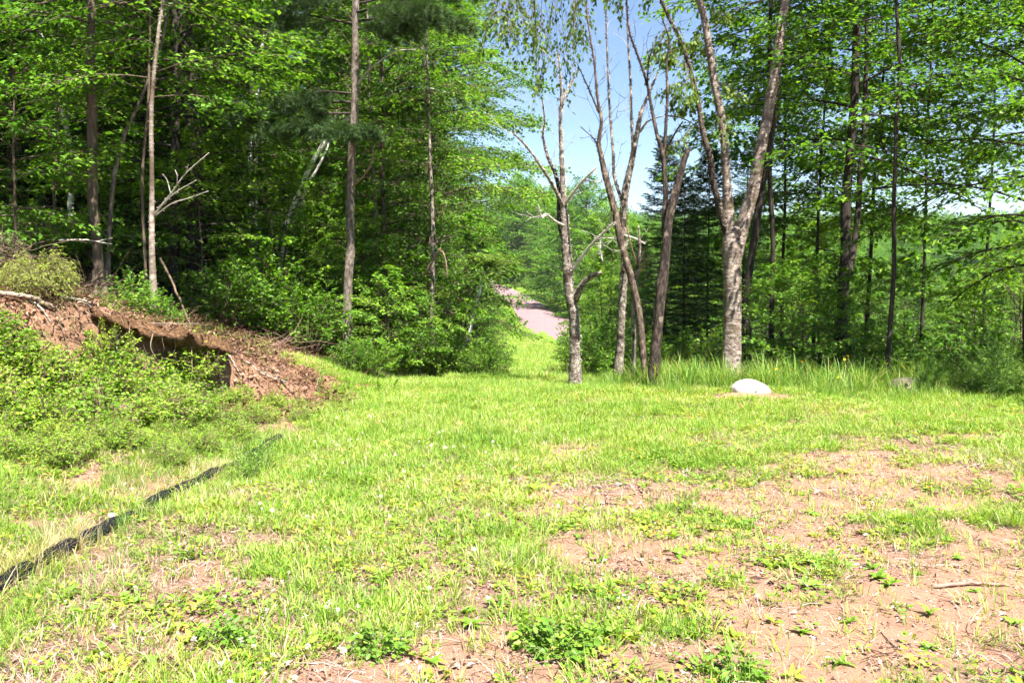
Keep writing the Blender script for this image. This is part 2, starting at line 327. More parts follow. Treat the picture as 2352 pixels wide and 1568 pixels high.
def noise_node(n, vec, scale, detail=6, rough=.6, dist=0):
    z = n.nodes.new('ShaderNodeTexNoise'); z.inputs['Scale'].default_value = scale; z.inputs['Detail'].default_value = detail
    z.inputs['Roughness'].default_value = rough; z.inputs['Distortion'].default_value = dist
    n.links.new(vec, z.inputs['Vector']); return z
def ground_mat():
    m, n, out = mat_new('ground_soil'); l = n.links.new
    g = n.nodes.new('ShaderNodeNewGeometry'); vec = g.outputs['Position']
    mp = n.nodes.new('ShaderNodeMapping'); mp.inputs['Scale'].default_value = (1, 2.2, 1); l(vec, mp.inputs[0])
    nf = noise_node(n, vec, 38, 8, .75); nc = noise_node(n, mp.outputs[0], 6, 7, .7, .6); nv = noise_node(n, vec, 150, 3, .6)
    def mix(f, a, b, blend='MIX'):
        x = n.nodes.new('ShaderNodeMixRGB'); x.blend_type = blend
        for i, v in ((0, f), (1, a), (2, b)):
            if isinstance(v, (float, int)): x.inputs[i].default_value = v
            elif isinstance(v, tuple): x.inputs[i].default_value = (*v, 1)
            else: l(v, x.inputs[i])
        return x.outputs[0]
    def attr(nm):
        a = n.nodes.new('ShaderNodeAttribute'); a.attribute_name = nm; return a.outputs['Fac']
    litter = ramp(n, [(.28, (.07, .042, .028)), (.45, (.17, .1, .07)), (.6, (.25, .155, .115)), (.75, (.36, .26, .21))]); l(nf.outputs['Fac'], litter.inputs[0])
    sand = ramp(n, [(.3, (.19, .1, .064)), (.5, (.275, .155, .102)), (.7, (.345, .215, .152))]); l(nv.outputs['Fac'], sand.inputs[0])
    reds = ramp(n, [(.38, (0, 0, 0)), (.62, (1, 1, 1))]); l(nc.outputs['Fac'], reds.inputs[0])
    sand2 = mix(reds.outputs[0], sand.outputs[0], (.21, .11, .082))
    sfac = n.nodes.new('ShaderNodeMath'); sfac.operation = 'MULTIPLY'; sfac.inputs[1].default_value = .55; l(reds.outputs[0], sfac.inputs[0])
    sand3 = mix(sfac.outputs[0], sand.outputs[0], sand2)
    c = mix(attr('bare'), litter.outputs[0], sand3)
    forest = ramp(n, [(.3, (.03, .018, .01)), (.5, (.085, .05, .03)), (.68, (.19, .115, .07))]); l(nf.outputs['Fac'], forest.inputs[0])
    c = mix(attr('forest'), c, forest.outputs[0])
    soil = ramp(n, [(.28, (.05, .028, .017)), (.45, (.165, .09, .055)), (.6, (.27, .158, .1)), (.78, (.4, .27, .19))]); l(nf.outputs['Fac'], soil.inputs[0])
    c = mix(attr('soil'), c, soil.outputs[0])
    green = ramp(n, [(.3, (.05, .1, .012)), (.55, (.13, .21, .03)), (.75, (.24, .27, .07))]); l(nf.outputs['Fac'], green.inputs[0])
    c = mix(attr('green'), c, green.outputs[0])
    p = n.nodes.new('ShaderNodeBsdfPrincipled'); p.inputs['Roughness'].default_value = .95; p.inputs['Specular IOR Level'].default_value = .1
    l(c, p.inputs['Base Color'])
    b = n.nodes.new('ShaderNodeBump'); b.inputs['Strength'].default_value = .8; b.inputs['Distance'].default_value = .02
    l(nf.outputs['Fac'], b.inputs['Height']); l(b.outputs[0], p.inputs['Normal']); l(p.outputs[0], out.inputs[0])
    return m
def simple_noise_mat(name, stops, scale, rough=.9, bump=.3, det=8, spec=.2, dist=.02):
    m, n, out = mat_new(name); l = n.links.new
    tc = n.nodes.new('ShaderNodeTexCoord'); z = noise_node(n, tc.outputs['Object'], scale, det, .65)
    r = ramp(n, stops); l(z.outputs['Fac'], r.inputs[0])
    p = n.nodes.new('ShaderNodeBsdfPrincipled'); p.inputs['Roughness'].default_value = rough; p.inputs['Specular IOR Level'].default_value = spec
    l(r.outputs[0], p.inputs['Base Color'])
    b = n.nodes.new('ShaderNodeBump'); b.inputs['Strength'].default_value = bump; b.inputs['Distance'].default_value = dist
    l(z.outputs['Fac'], b.inputs['Height']); l(b.outputs[0], p.inputs['Normal']); l(p.outputs[0], out.inputs[0])
    return m
M['ground'] = ground_mat()
M['clodsoil'] = simple_noise_mat('clod_soil', [(.3, (.08, .04, .026)), (.5, (.21, .11, .072)), (.7, (.32, .19, .13))], 30, .95, .4)
M['road'] = simple_noise_mat('pink_gravel', [(.3, (.155, .097, .103)), (.5, (.195, .124, .132)), (.75, (.225, .148, .155))], 2.2, .95, .2)
M['boulder'] = simple_noise_mat('white_boulder_stone', [(.3, (.22, .19, .16)), (.42, (.42, .39, .35)), (.55, (.56, .54, .51)), (.7, (.64, .63, .61))], 11, .85, .35)
M['greyrock'] = simple_noise_mat('grey_boulder_stone', [(.3, (.04, .034, .026)), (.5, (.1, .08, .062)), (.7, (.19, .155, .12))], 9, .9, .6)
M['pebble'] = simple_noise_mat('pebble_stone', [(.3, (.3, .2, .16)), (.5, (.45, .36, .31)), (.7, (.6, .55, .5))], 4, .9, .2)
M['sock'] = simple_noise_mat('black_mesh_fabric', [(.35, (.006, .006, .007)), (.55, (.014, .014, .017)), (.75, (.035, .033, .033))], 60, .9, .5, 8, .05)
M['duff'] = simple_noise_mat('root_mat_duff', [(.3, (.03, .017, .009)), (.5, (.11, .06, .033)), (.7, (.22, .125, .068))], 30, .95, .9, 8, .1, .05)

# ------------------------------------------------------------------ ground
def geo(a, b, n, p=2.2): return a+(b-a)*np.linspace(0, 1, n)**p
xs = np.concatenate([-geo(20, 600, 26)[::-1], np.arange(-19.5, -7, .5), np.arange(-7, 8.5, .085), np.arange(8.5, 20, .5), geo(20, 600, 26)])
ys = np.concatenate([np.arange(-40, 2, 2.5), np.arange(2.2, 13.2, .085), np.arange(13.2, 22, .25), np.arange(22, 150, 1.2), geo(150, 900, 34)])
X, Y = np.meshgrid(xs, ys); Z = H(X, Y)
V = np.stack([X, Y, Z], -1).reshape(-1, 3); nx, ny = len(xs), len(ys)
i = np.arange(ny-1)[:, None]*nx+np.arange(nx-1)[None]
Q = np.stack([i, i+1, i+nx+1, i+nx], -1).reshape(-1, 4)
sdist = lipdist(X, Y); nn = fbm(X*2.2, Y*2.2, 61, 4)
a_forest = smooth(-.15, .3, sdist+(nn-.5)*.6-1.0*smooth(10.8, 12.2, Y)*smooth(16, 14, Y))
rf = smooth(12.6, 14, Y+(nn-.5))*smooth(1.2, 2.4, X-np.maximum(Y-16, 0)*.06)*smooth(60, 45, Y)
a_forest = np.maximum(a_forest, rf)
a_soil = smooth(-.85, -.35, sdist+(nn-.5)*.9)*smooth(.55, .05, sdist+(nn-.5)*.6)*(1-smooth(11.8, 12.8, Y))
hol_duff_shade = smooth(8.0, 8.4, Y)*smooth(9.9, 9.4, Y)*smooth(-.45, -.25, sdist)*smooth(.5, .2, sdist)  # duff-brown hollow under the overhang, its shade also painted in as darker ground
a_forest = np.maximum(a_forest, hol_duff_shade*.5); a_soil = a_soil*(1-.5*hol_duff_shade)
a_soil = np.maximum(a_soil, smooth(.3, .7, np.exp(-((X+2.75)/.55)**2-((Y-10.4)/1.0)**2)))
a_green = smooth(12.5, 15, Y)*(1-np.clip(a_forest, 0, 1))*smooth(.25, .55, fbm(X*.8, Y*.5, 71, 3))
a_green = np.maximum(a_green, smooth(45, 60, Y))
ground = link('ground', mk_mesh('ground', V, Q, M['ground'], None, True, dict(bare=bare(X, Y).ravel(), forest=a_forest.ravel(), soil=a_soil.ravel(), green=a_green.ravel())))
tag(ground, 'sandy grassy clearing sloping away into a wooded valley', None, None, 'structure')

# gravel road: left and right edges in plan
le = catmull([(10, 38), (5, 48), (2.35, 58), (.9, 73.6), (-.2, 98), (-2.6, 118), (-8, 136), (-16, 150)], 90)
re_ = catmull([(17, 43), (12, 54), (8.2, 67), (5.3, 83), (3.6, 98), (1.3, 117), (-3.2, 137), (-10, 156)], 90)
tt = np.linspace(0, 1, 9)[None, :, None]
wob = (fbm(np.arange(90)*.35, np.zeros(90), 3, 3)-.5)[:, None]*.9
P2 = (le[:, None]+wob[:, None])*(1-tt)+(re_[:, None]-wob[:, None])*tt
RZ = H(P2[..., 0], P2[..., 1])
RZ = .5*RZ+.5*RZ.mean(1, keepdims=True)+.12+.05*np.sin(tt[..., 0]*PI)
RV = np.concatenate([P2, RZ[..., None]], -1).reshape(-1, 3)
i = np.arange(89)[:, None]*9+np.arange(8)[None]
road = link('road', mk_mesh('road', RV, np.stack([i, i+1, i+10, i+9], -1).reshape(-1, 4), M['road'], None, True))
tag(road, 'pink gravel road curving away below the clearing', None, None, 'structure')

# ------------------------------------------------------------------ plant generators (return wood mesh, leaf mesh)
def rot_h(d, a):
    c, s = np.cos(a), np.sin(a)
    return np.stack([d[..., 0]*c-d[..., 1]*s, d[..., 0]*s+d[..., 1]*c, d[..., 2]], -1)
def spray(wood, leaf, base, d, Lb, r0, g, ntw, nlf, ls, droop=.25, tw=.5, flat=.35, lw=.62, start=.15, hang=0, tscale=1, oval=False):
    """one leafy branch: main curve, alternate twigs in a flat spray, leaves along twigs"""
    s = np.linspace(0, 1, 6)[:, None]
    wig = np.cumsum(g.normal(0, .03, (6, 3)), 0)*Lb*.5
    path = base+Lb*(s*d-np.array([0, 0, 1])*droop*s*s)+wig*s
    if wood is not None:
        V, T, Q = tube(path, np.linspace(r0, r0*.25, 6), 5); wood.add(V, T, Q)
    sj = start+(1-start)*(np.arange(ntw)+g.random(ntw))/ntw
    pj = np.stack([np.interp(sj, s[:, 0], path[:, k]) for k in range(3)], -1)
    dh = nrm(d*np.array([1, 1, .35])-np.array([0, 0, 1])*droop*.6)[None]
    side = np.where(np.arange(ntw) % 2 == 0, 1, -1)*g.uniform(.45, 1.25, ntw)
    side[-1] = 0
    dj = rot_h(np.repeat(dh, ntw, 0), side); dj[:, 2] += g.normal(0, .14, ntw)-hang; dj = nrm(dj)
    lj = (Lb*tw*(1.12-sj)+.16*Lb**.5)*g.uniform(.7, 1.2, ntw)*tscale
    mid = pj+dj*lj[:, None]*.5; end = pj+dj*lj[:, None]; end[:, 2] -= lj*(.12+hang*.4)
    if wood is not None:
        V, Q = thin_tubes(pj, mid, end, r0*.28+.002, .0018); wood.add(V, None, Q)
    q = np.repeat((np.arange(nlf)+.5)[None]/nlf, ntw, 0)+g.normal(0, .03, (ntw, nlf)); q = .12+.9*q
    P = pj[:, None]+dj[:, None]*(q*lj[:, None])[..., None]; P[..., 2] -= q*q*lj[:, None]*(.12+hang*.4)
    P = P.reshape(-1, 3)+g.normal(0, ls*.35, (ntw*nlf, 3))
    la = np.where(np.arange(ntw*nlf) % 2 == 0, 1, -1)*g.uniform(.2, 1.3, ntw*nlf)
    D = rot_h(np.repeat(dj, nlf, 0), la); D[:, 2] = D[:, 2]*.5+g.normal(-.22-hang*.6, .3, len(D)); D = nrm(D)
    N = np.stack([g.normal(0, flat, len(D)), g.normal(0, flat, len(D)), np.ones(len(D))], -1)
    l_ = ls*g.uniform(.65, 1.25, len(P))
    V, F = (leaves6 if oval else leaves)(P, D, N, l_, l_*lw*g.uniform(.8, 1.15, len(P)))
    leaf.add(V, F, None, np.repeat(np.clip(g.normal(.45, .2, len(P))+g.normal(0, .12), 0, 1), 6 if oval else 4))
def gen_broadleaf(seed, Ht, cs, R, nb, ntw, nlf, ls, r0, droop=.2, elev=(8, 62), flat=.35, prof=None, wobble=.25, tmax=.99):
    g = np.random.default_rng(seed); wood = Acc(); br = Acc(); leaf = Acc()
    k = 9; h = np.linspace(0, 1, k); px = np.cumsum(g.normal(0, wobble/k**.5, k))*h; py = np.cumsum(g.normal(0, wobble/k**.5, k))*h
    TP = np.stack([px, py, h*Ht-.35*(h == 0)], -1); TPc = catmull(TP, 30); hc = np.linspace(0, 1, 30)
    rr = r0*(1-hc*.86)*(1+.5*np.exp(-hc*Ht/.35))
    V, T, Q = tube(TPc, rr, 9, .1, seed); wood.add(V, T, Q)
    az = g.random()*6.28
    for b in range(nb):
        u = (b+g.random())/nb; t = cs+(tmax-cs)*u
        base = np.array([np.interp(t, hc, TPc[:, c]) for c in range(3)])
        az += 2.4+g.normal(0, .4)
        pf = (.5+.5*math.sin(PI*min(1, u*1.05+.12)))*(1-u**4)+.1 if prof is None else prof(u)
        Lb = R*pf*g.uniform(.7, 1.18)
        e = math.radians(elev[0]+(elev[1]-elev[0])*u**1.3+g.normal(0, 8))
        d = np.array([math.cos(az)*math.cos(e), math.sin(az)*math.cos(e), math.sin(e)])
        spray(br, leaf, base, d, Lb, r0*(1-t*.8)*.28+.004, g, max(4, int(ntw*(.5+.5*pf))), nlf, ls, droop, flat=flat)
    return wood, br, leaf
def gen_conifer(seed, Ht, R, step, nb, nlat, nn, ls, lw, r0, cs=.04):
    g = np.random.default_rng(seed); wood = Acc(); br = Acc(); leaf = Acc()
    P = catmull([(0, 0, -.3), (g.normal(0, .03), g.normal(0, .03), Ht*.5), (0, 0, Ht)], 14)
    V, T, Q = tube(P, np.linspace(r0, .008, 14), 8, .08, seed); wood.add(V, T, Q)
    z = Ht*cs; az = 0
    while z < Ht*.985:
        f = 1-z/Ht
        for b in range(nb):
            az += 2*PI/nb+g.normal(0, .25)
            Lb = R*(f**.75)*g.uniform(.65, 1.12)+.06
            e = math.radians(-12+50*(1-f)**2+g.normal(0, 6)); d = np.array([math.cos(az)*math.cos(e), math.sin(az)*math.cos(e), math.sin(e)])
            s = np.linspace(0, 1, 5)[:, None]; path = np.array([0, 0, z+g.normal(0, step*.25)])+Lb*(s*d+np.array([0, 0, 1])*(-.16*s+.2*s*s*s))
            V, T, Q = tube(path, np.linspace(.012*f+.004, .003, 5), 4); br.add(V, T, Q)
            nl = max(4, int(nlat*(Lb/R)**.6)); sj = .12+.88*(np.arange(nl)+.5)/nl
            pj = np.stack([np.interp(sj, s[:, 0], path[:, k]) for k in range(3)], -1)
            sd_ = np.where(np.arange(nl) % 2 == 0, 1, -1)*.85; sd_[-1] = 0
            dj = rot_h(np.repeat(d[None], nl, 0), sd_); dj[:, 2] = d[2]*.4+g.normal(-.08, .1, nl); dj = nrm(dj)
            lj = (.42*Lb*(1.1-sj)+.1)*g.uniform(.8, 1.15, nl)
            q = (np.arange(nn)+.5)/nn
            PP = (pj[:, None]+dj[:, None]*(q[None]*lj[:, None])[..., None]).reshape(-1, 3)
            dd = np.repeat(dj, nn, 0); sgn = np.where(np.arange(len(PP)) % 2 == 0, 1, -1)*g.uniform(.3, 1.1, len(PP))
            D = rot_h(dd, sgn); D[:, 2] += g.normal(.12, .3, len(PP))
            N = np.stack([g.normal(0, .5, len(PP)), g.normal(0, .5, len(PP)), np.ones(len(PP))], -1)
            l_ = ls*g.uniform(.7, 1.25, len(PP))
            V, F = leaves(PP, D, N, l_, lw*g.uniform(.7, 1.2, len(PP)), 0, .05)
            leaf.add(V, F, None, np.repeat(np.clip(.25+.5*np.repeat(sj, nn)*0+.3*np.tile(q, nl)+g.normal(0, .15, len(PP)), 0, 1), 4))
        z += step*(.55+.6*f)
    return wood, br, leaf
def gen_shrub(seed, Ht, R, ns, ntw, nlf, ls, lw=.62, droop=.25, flat=.55, hang=0, r0=.008):
    g = np.random.default_rng(seed); br = Acc(); leaf = Acc()
    for b in range(ns):
        az = b*2.4+g.normal(0, .4); rad = R*math.sqrt((b+.5)/ns)
        tip = np.array([math.cos(az)*rad, math.sin(az)*rad, Ht*(1-.45*(rad/R)**2)*g.uniform(.75, 1.1)])
        base = np.array([math.cos(az)*rad*.25, math.sin(az)*rad*.25, -.05])
        d = tip-base; Lb = np.linalg.norm(d)
        spray(br, leaf, base, d/Lb, Lb, r0, g, ntw, nlf, ls, droop*.5, tw=.45, flat=flat, lw=lw, start=.12, hang=hang, oval=True)
    return None, br, leaf
PROTO = {}
def proto(key, gen, wm, lm):
    w, b, l = gen
    wood = b
    if w:
        wood = Acc(); wood.add(np.concatenate(w.V), np.concatenate(w.T), np.concatenate(w.Q))
        wood.add(np.concatenate(b.V), np.concatenate(b.T), np.concatenate(b.Q))
    PROTO[key] = (wood.mesh(key+'_wood', M[wm], True), l.mesh(key+'_crown', M[lm]), w is not None)
proto('maple_a', gen_broadleaf(1, 13, .26, 3.1, 62, 26, 18, .105, .13), 'bark', 'maple')
proto('maple_b', gen_broadleaf(2, 15, .22, 3.5, 66, 26, 18, .11, .15), 'bark', 'maple')
proto('maple_c', gen_broadleaf(3, 11, .10, 2.7, 58, 26, 17, .10, .10), 'darkbark', 'maple')
proto('edge', gen_broadleaf(4, 12, .04, 2.6, 80, 26, 20, .082, .11, .34, flat=.9, prof=lambda u: (.4+.68*math.sin(PI*min(1, u*.85+.06)))*(1-u**4)+.08), 'bark', 'maple')
proto('airy', gen_broadleaf(5, 13, .3, 3.3, 40, 20, 20, .135, .05, .2), 'darkbark', 'maple')
proto('airy_b', gen_broadleaf(15, 12, .24, 3.2, 40, 20, 20, .135, .045, .25), 'darkbark', 'maple')
proto('airy_high', gen_broadleaf(16, 12, .46, 3.0, 28, 15, 14, .13, .045, .2), 'darkbark', 'maple')
proto('birch_a', gen_broadleaf(6, 13, .35, 2.0, 46, 18, 16, .075, .085, .35, (25, 70)), 'whitebirch', 'birchleaf')
proto('sapling_a', gen_broadleaf(7, 2.6, .18, .95, 22, 12, 9, .085, .018, .15, (15, 60), wobble=.1), 'bark', 'sapling')
proto('sapling_b', gen_broadleaf(8, 3.4, .12, 1.2, 28, 12, 10, .085, .022, .2, (10, 55), wobble=.1), 'bark', 'sapling')
proto('understory', gen_broadleaf(9, 4.2, .1, 1.6, 36, 14, 11, .095, .03, .15, (5, 45), wobble=.15), 'bark', 'maple')
proto('bush_a', gen_shrub(10, 1.3, .75, 26, 9, 9, .075), 'browntwig', 'sapling')
proto('bush_b', gen_shrub(11, 1.6, .95, 30, 10, 9, .08), 'browntwig', 'maple')
proto('bramble_a', gen_shrub(12, .62, .42, 22, 8, 7, .046, .68, .4, .75), 'redtwig', 'bramble')
proto('bramble_b', gen_shrub(13, .8, .5, 24, 8, 8, .044, .68, .4, .75), 'redtwig', 'bramble')
proto('spruce_a', gen_conifer(20, 7.5, 1.9, .27, 8, 18, 15, .085, .028, .05), 'darkbark', 'spruce')
proto('spruce_b', gen_conifer(21, 11, 2.3, .36, 7, 16, 14, .10, .028, .11), 'darkbark', 'spruce')
proto('fir_small', gen_shrub(22, .8, .42, 44, 11, 13, .034, .3, .5, .9, .45, .006), 'browntwig', 'fir')
proto('far_tree', gen_broadleaf(23, 10.5, .14, 4.3, 46, 14, 10, .27, .15, .25, (0, 78), prof=lambda u: .8+.25*math.sin(PI*u), tmax=.86), 'bark', 'maple')
proto('round', gen_broadleaf(25, 8, .1, 3.6, 60, 20, 14, .17, .12, .25, (0, 80), prof=lambda u: .75+.3*math.sin(PI*u), tmax=.84), 'bark', 'sapling')
proto('far_spruce', gen_conifer(24, 13, 2.4, .55, 6, 8, 6, .2, .06, .12), 'darkbark', 'spruce')
def place(key, name, label, cat, x, y, rz=None, sc=1, group=None, sz=None, dz=0):
    z = Hf(x, y)+dz
    rz = random.uniform(0, 6.28) if rz is None else rz
    o = thing(name, label, cat, (x, y, z), rz, group, (sc, sc, sc*(sz or 1)))
    o.rotation_euler = (random.gauss(0, .025), random.gauss(0, .025), rz)
    w, l, tree = PROTO[key]
    link('trunk' if tree else 'stem', w, o)
    link('crown' if tree else 'foliage', l, o)
    return o

# ------------------------------------------------------------------ trees traced one by one: limbs as (pixel path, width0, width1, part, material)
FPX = 1957.0
def limb_mesh(pts, w, Y, org, mat, seed, k=10, rough=.12, n=None, flare=False, ext=None, dep=None):
    P = [np.array(at(p[0], p[1], Y+(p[2] if len(p) > 2 else 0))) for p in pts]
    if ext is not None:
        d = nrm(P[-1]-P[-2]); d[:2] *= .5
        P.append(P[-1]+d*(ext*.5)); P.append(P[-1]+d*(ext*.5)*np.array([.6, .6, 1]))
        w = list(w)+[w[-1]*.75, 3]
    P = np.array(P); ln = np.linalg.norm(np.diff(P, axis=0), axis=1).sum()
    n = n or int(min(90, max(8, ln*14)))
    C = catmull(P, n)
    ww = np.interp(np.linspace(0, 1, n), np.linspace(0, 1, len(w)), w)/2/FPX*Y
    if flare: ww = ww*(1+.55*np.exp(-np.linspace(0, ln, n)/.18))
    V, T, Q = tube(C-org, ww, k, rough, seed, True, 7)
    a = Acc(); a.add(V, T, Q)
    return a.mesh('limb', M[mat], True), C, ww
def curls(paths, seed, n, size, mat):
    """flakes of peeling bark standing off the trunk"""
    g = np.random.default_rng(seed); A = Acc()
    for C, ww in paths:
        ln = np.linalg.norm(np.diff(C, axis=0), axis=1).sum(); m = int(n*ln)
        if m < 1: continue
        t = g.random(m)*(len(C)-1.01); i = t.astype(int); f = (t-i)[:, None]
        c = C[i]*(1-f)+C[i+1]*f; r = (ww[i]*(1-f[:, 0])+ww[i+1]*f[:, 0])[:, None]
        a = g.random(m)*2*PI; out = np.stack([np.cos(a), np.sin(a), np.zeros(m)], -1); tg = np.stack([-np.sin(a), np.cos(a), np.zeros(m)], -1)
        wd = size*g.uniform(.5, 1.6, m)[:, None]; ht = size*g.uniform(.25, .8, m)[:, None]; lift = size*g.uniform(.15, .7, m)[:, None]
        up = np.array([[0, 0, 1.]])
        p0 = c+out*r*.99
        V = np.stack([p0-up*ht*.5, p0+up*ht*.5, p0+tg*wd*.5+out*lift*.4+up*ht*.45, p0+tg*wd+out*lift+up*ht*.3, p0+tg*wd+out*lift-up*ht*.35, p0+tg*wd*.5+out*lift*.4-up*ht*.5], 1).reshape(-1, 3)
        Q = (np.arange(m)[:, None, None]*6+np.array([[0, 5, 2, 1], [5, 4, 3, 2]])[None]).reshape(-1, 4)
        A.add(V, None, Q, .5)
    return A
def twigs_on(paths, seed, per_m, lmax, r=.004):
    g = np.random.default_rng(seed); As = []; Bs = []; Cs = []
    for C, ww in paths:
        ln = np.linalg.norm(np.diff(C, axis=0), axis=1).sum(); m = int(per_m*ln)
        for _ in range(m):
            t = g.uniform(.15, 1)*(len(C)-1.01); i = int(t); p = C[i]
            tg = nrm(C[i+1]-C[i]); d = g.normal(0, 1, 3); d -= tg*d.dot(tg); d = nrm(d)*.75+tg*.7+np.array([0, 0, .25]); d = nrm(d)
            l = lmax*g.uniform(.25, 1); b = p+d*l*.5+g.normal(0, .04, 3)*l; c = b+nrm(d+g.normal(0, .35, 3)+np.array([0, 0, .3]))*l*.5
            As.append(p); Bs.append(b); Cs.append(c)
            for q in range(2):
                f = g.random(); s_ = b*(1-f)+c*f; e = nrm(d+g.normal(0, .6, 3)); l2 = l*.4*g.random()
                As.append(s_); Bs.append(s_+e*l2*.5); Cs.append(s_+e*l2+np.array([0, 0, l2*.15]))
    A = Acc(); V, Q = thin_tubes(np.array(As), np.array(Bs), np.array(Cs), r, r*.35); A.add(V, None, Q); return A
def traced(name, label, Y, limbs, seed, cat='tree', group=None, twig=0, twl=.6, flake=0, fmat=None, leaf=None, ground_base=True):
    """limbs[0] is the trunk. leaf = function(paths, org) -> (wood Acc, leaf Acc, wood material, leaf material)"""
    b = at(limbs[0][0][0][0], limbs[0][0][0][1], Y); org = np.array([b.x, b.y, Hf(b.x, b.y)])
    o = thing(name, label, cat, tuple(org), 0, group)
    paths = []
    for q, L_ in enumerate(limbs):
        pts, w, part, mat = L_[:4]; ext = L_[4] if len(L_) > 4 else None
        pts = list(pts)
        if q == 0 and ground_base:
            gz = np.array([b.x, b.y, org[2]-.25]); py = pts[0][1]
        me, C, ww = limb_mesh(pts, w, Y, org, mat, seed*31+q, 12 if w[0] > 15 else 8, (.3 if 'dead' in mat else .2) if w[0] > 9 else .12, flare=(q == 0), ext=ext)
        link(part, me, o); paths.append((C, ww))
        if q == 0 and ground_base and C[0][2] > org[2]-.1:
            bot = C[0]-org; top = np.array([bot[0], bot[1], -.3])
            V, T, Q = tube(np.array([bot+np.array([0, 0, .02]), (bot+top)/2, top]), [ww[0]*.98, ww[0]*1.05, ww[0]*1.2], 12); a = Acc(); a.add(V, T, Q); link('root_flare', a.mesh('root_flare', M[mat], True), o)
    rel = [(C-org, w) for C, w in paths]
    if twig: link('twigs', twigs_on(rel, seed, twig, twl).mesh('twigs', M[limbs[-1][3]]), o)
    if flake: link('peeling_bark', curls(rel, seed, flake, .02, None).mesh('peeling_bark', M[fmat]), o)
    if leaf:
        wd, lf, wm, lm = leaf(rel, org)
        link('branches', wd.mesh('branches', M[wm], True), o); link('crown', lf.mesh('crown', M[lm]), o)
    return o
def top_crown(z0, z1, R, nb, ntw, nlf, ls, seed, wm, lm, droop=.25, low=None):
    def f(rel, org):
        g = np.random.default_rng(seed); wd = Acc(); lf = Acc(); C, ww = rel[0]; az = g.random()*6
        zs = C[:, 2]+org[2]
        for b in range(nb):
            u = (b+g.random())/nb; z = z0+(z1-z0)*u; i = int(np.argmin(abs(zs-z))); az += 2.4+g.normal(0, .4)
            Lb = R*(.45+.55*math.sin(PI*min(1, u+.2)))*(1-u**4*.8)*g.uniform(.6, 1.2)
            e = math.radians(5+50*u+g.normal(0, 9)); d = np.array([math.cos(az)*math.cos(e), math.sin(az)*math.cos(e), math.sin(e)])
            spray(wd, lf, C[i], d, Lb, max(.005, ww[i]*.3), g, ntw, nlf, ls, droop)
        return wd, lf, wm, lm
    return f
def d3(*p): return list(p)
# dead trees standing at the crest
traced('dead_tree', 'dead grey tree with peeling bark and bare limbs beside the grass path', 12.0, [
    ([(1320, 897), (1320, 742), (1308, 660), (1299, 536), (1295, 472), (1291, 390), (1287, 287), (1289, 230), (1287, 172), (1281, 120)], (25, 25, 24, 22, 14, 11, 8, 6, 4, 2), 'trunk', 'deadwood'),
    ([(1291, 545, .03), (1284, 500, .1), (1283, 431, .1), (1273, 394, .1), (1258, 361, .1), (1247, 312, .2), (1251, 279, .2), (1246, 230, .3)], (10, 10, 9, 8, 7, 5, 4, 2), 'limb', 'darkdead'),
    ([(1295, 478), (1273, 431, -.2), (1242, 381, -.4), (1209, 336, -.5), (1176, 303, -.7)], (9, 8, 6, 4, 2), 'limb', 'deadwood'),
    ([(1297, 470), (1320, 439, -.2), (1344, 410, -.4), (1372, 384, -.6)], (8, 6, 4, 2), 'limb', 'greytwig'),
    ([(1340, 413, -.35), (1362, 417, -.5), (1388, 419, -.6)], (3.5, 3, 2), 'limb', 'greytwig'),
    ([(1290, 250), (1300, 215), (1310, 195, .2), (1328, 160, .3)], (5, 4, 3, 1.5), 'limb', 'deadwood'),
    ([(1322, 690), (1336, 655, -.15), (1357, 635, -.3), (1380, 626, -.5)], (16, 14, 11, 7), 'limb', 'deadwood'),
    ([(1312, 625), (1349, 573, -.2), (1381, 540, -.5), (1412, 510, -.8)], (8, 6, 4.5, 2.5), 'limb', 'greytwig'),
    ([(1300, 520), (1275, 508, -.2), (1254, 491, -.35), (1244, 500, -.5), (1236, 470, -.6)], (6, 5, 4, 3, 2), 'limb', 'greytwig'),
    ([(1381, 540, -.5), (1378, 570, -.55), (1384, 600, -.6)], (3.5, 3, 2.5), 'limb', 'greytwig')],
    3, twig=4, twl=.55, flake=170, fmat='greytwig')
traced('dead_tree', 'dead brown tree with a stripped forked top, middle of the dead trunks', 13.0, [
    ([(1420, 872), (1426, 762), (1431, 660), (1435, 610), (1431, 536), (1435, 451), (1451, 369), (1463, 307), (1472, 262), (1484, 230), (1513, 164)], (19, 18, 18, 17, 17, 16, 13, 11, 9, 6, 3), 'trunk', 'deadwood'),
    ([(1455, 361), (1451, 287, .1), (1449, 205, .2), (1443, 102, .3), (1440, 20, .3), (1438, -40, .3)], (8, 6, 5, 4, 3, 2), 'limb', 'deadwood'),
    ([(1470, 303), (1488, 279, -.2), (1525, 266, -.5)], (6, 4, 2), 'limb', 'greytwig'),
    ([(1434, 475), (1412, 410, .15), (1408, 349, .2), (1400, 246, .3), (1396, 164, .4), (1392, 41, .4), (1391, -40, .4)], (8, 7, 6, 5, 4, 3, 2), 'limb', 'deadwood'),
    ([(1431, 540), (1460, 548, -.3), (1481, 560, -.6)], (5, 4, 2.5), 'limb', 'greytwig'),
    ([(1432, 545), (1400, 547, -.3), (1365, 546, -.6)], (4, 3, 2), 'limb', 'greytwig')],
    4, twig=4, twl=.6, flake=110, fmat='deadwood')
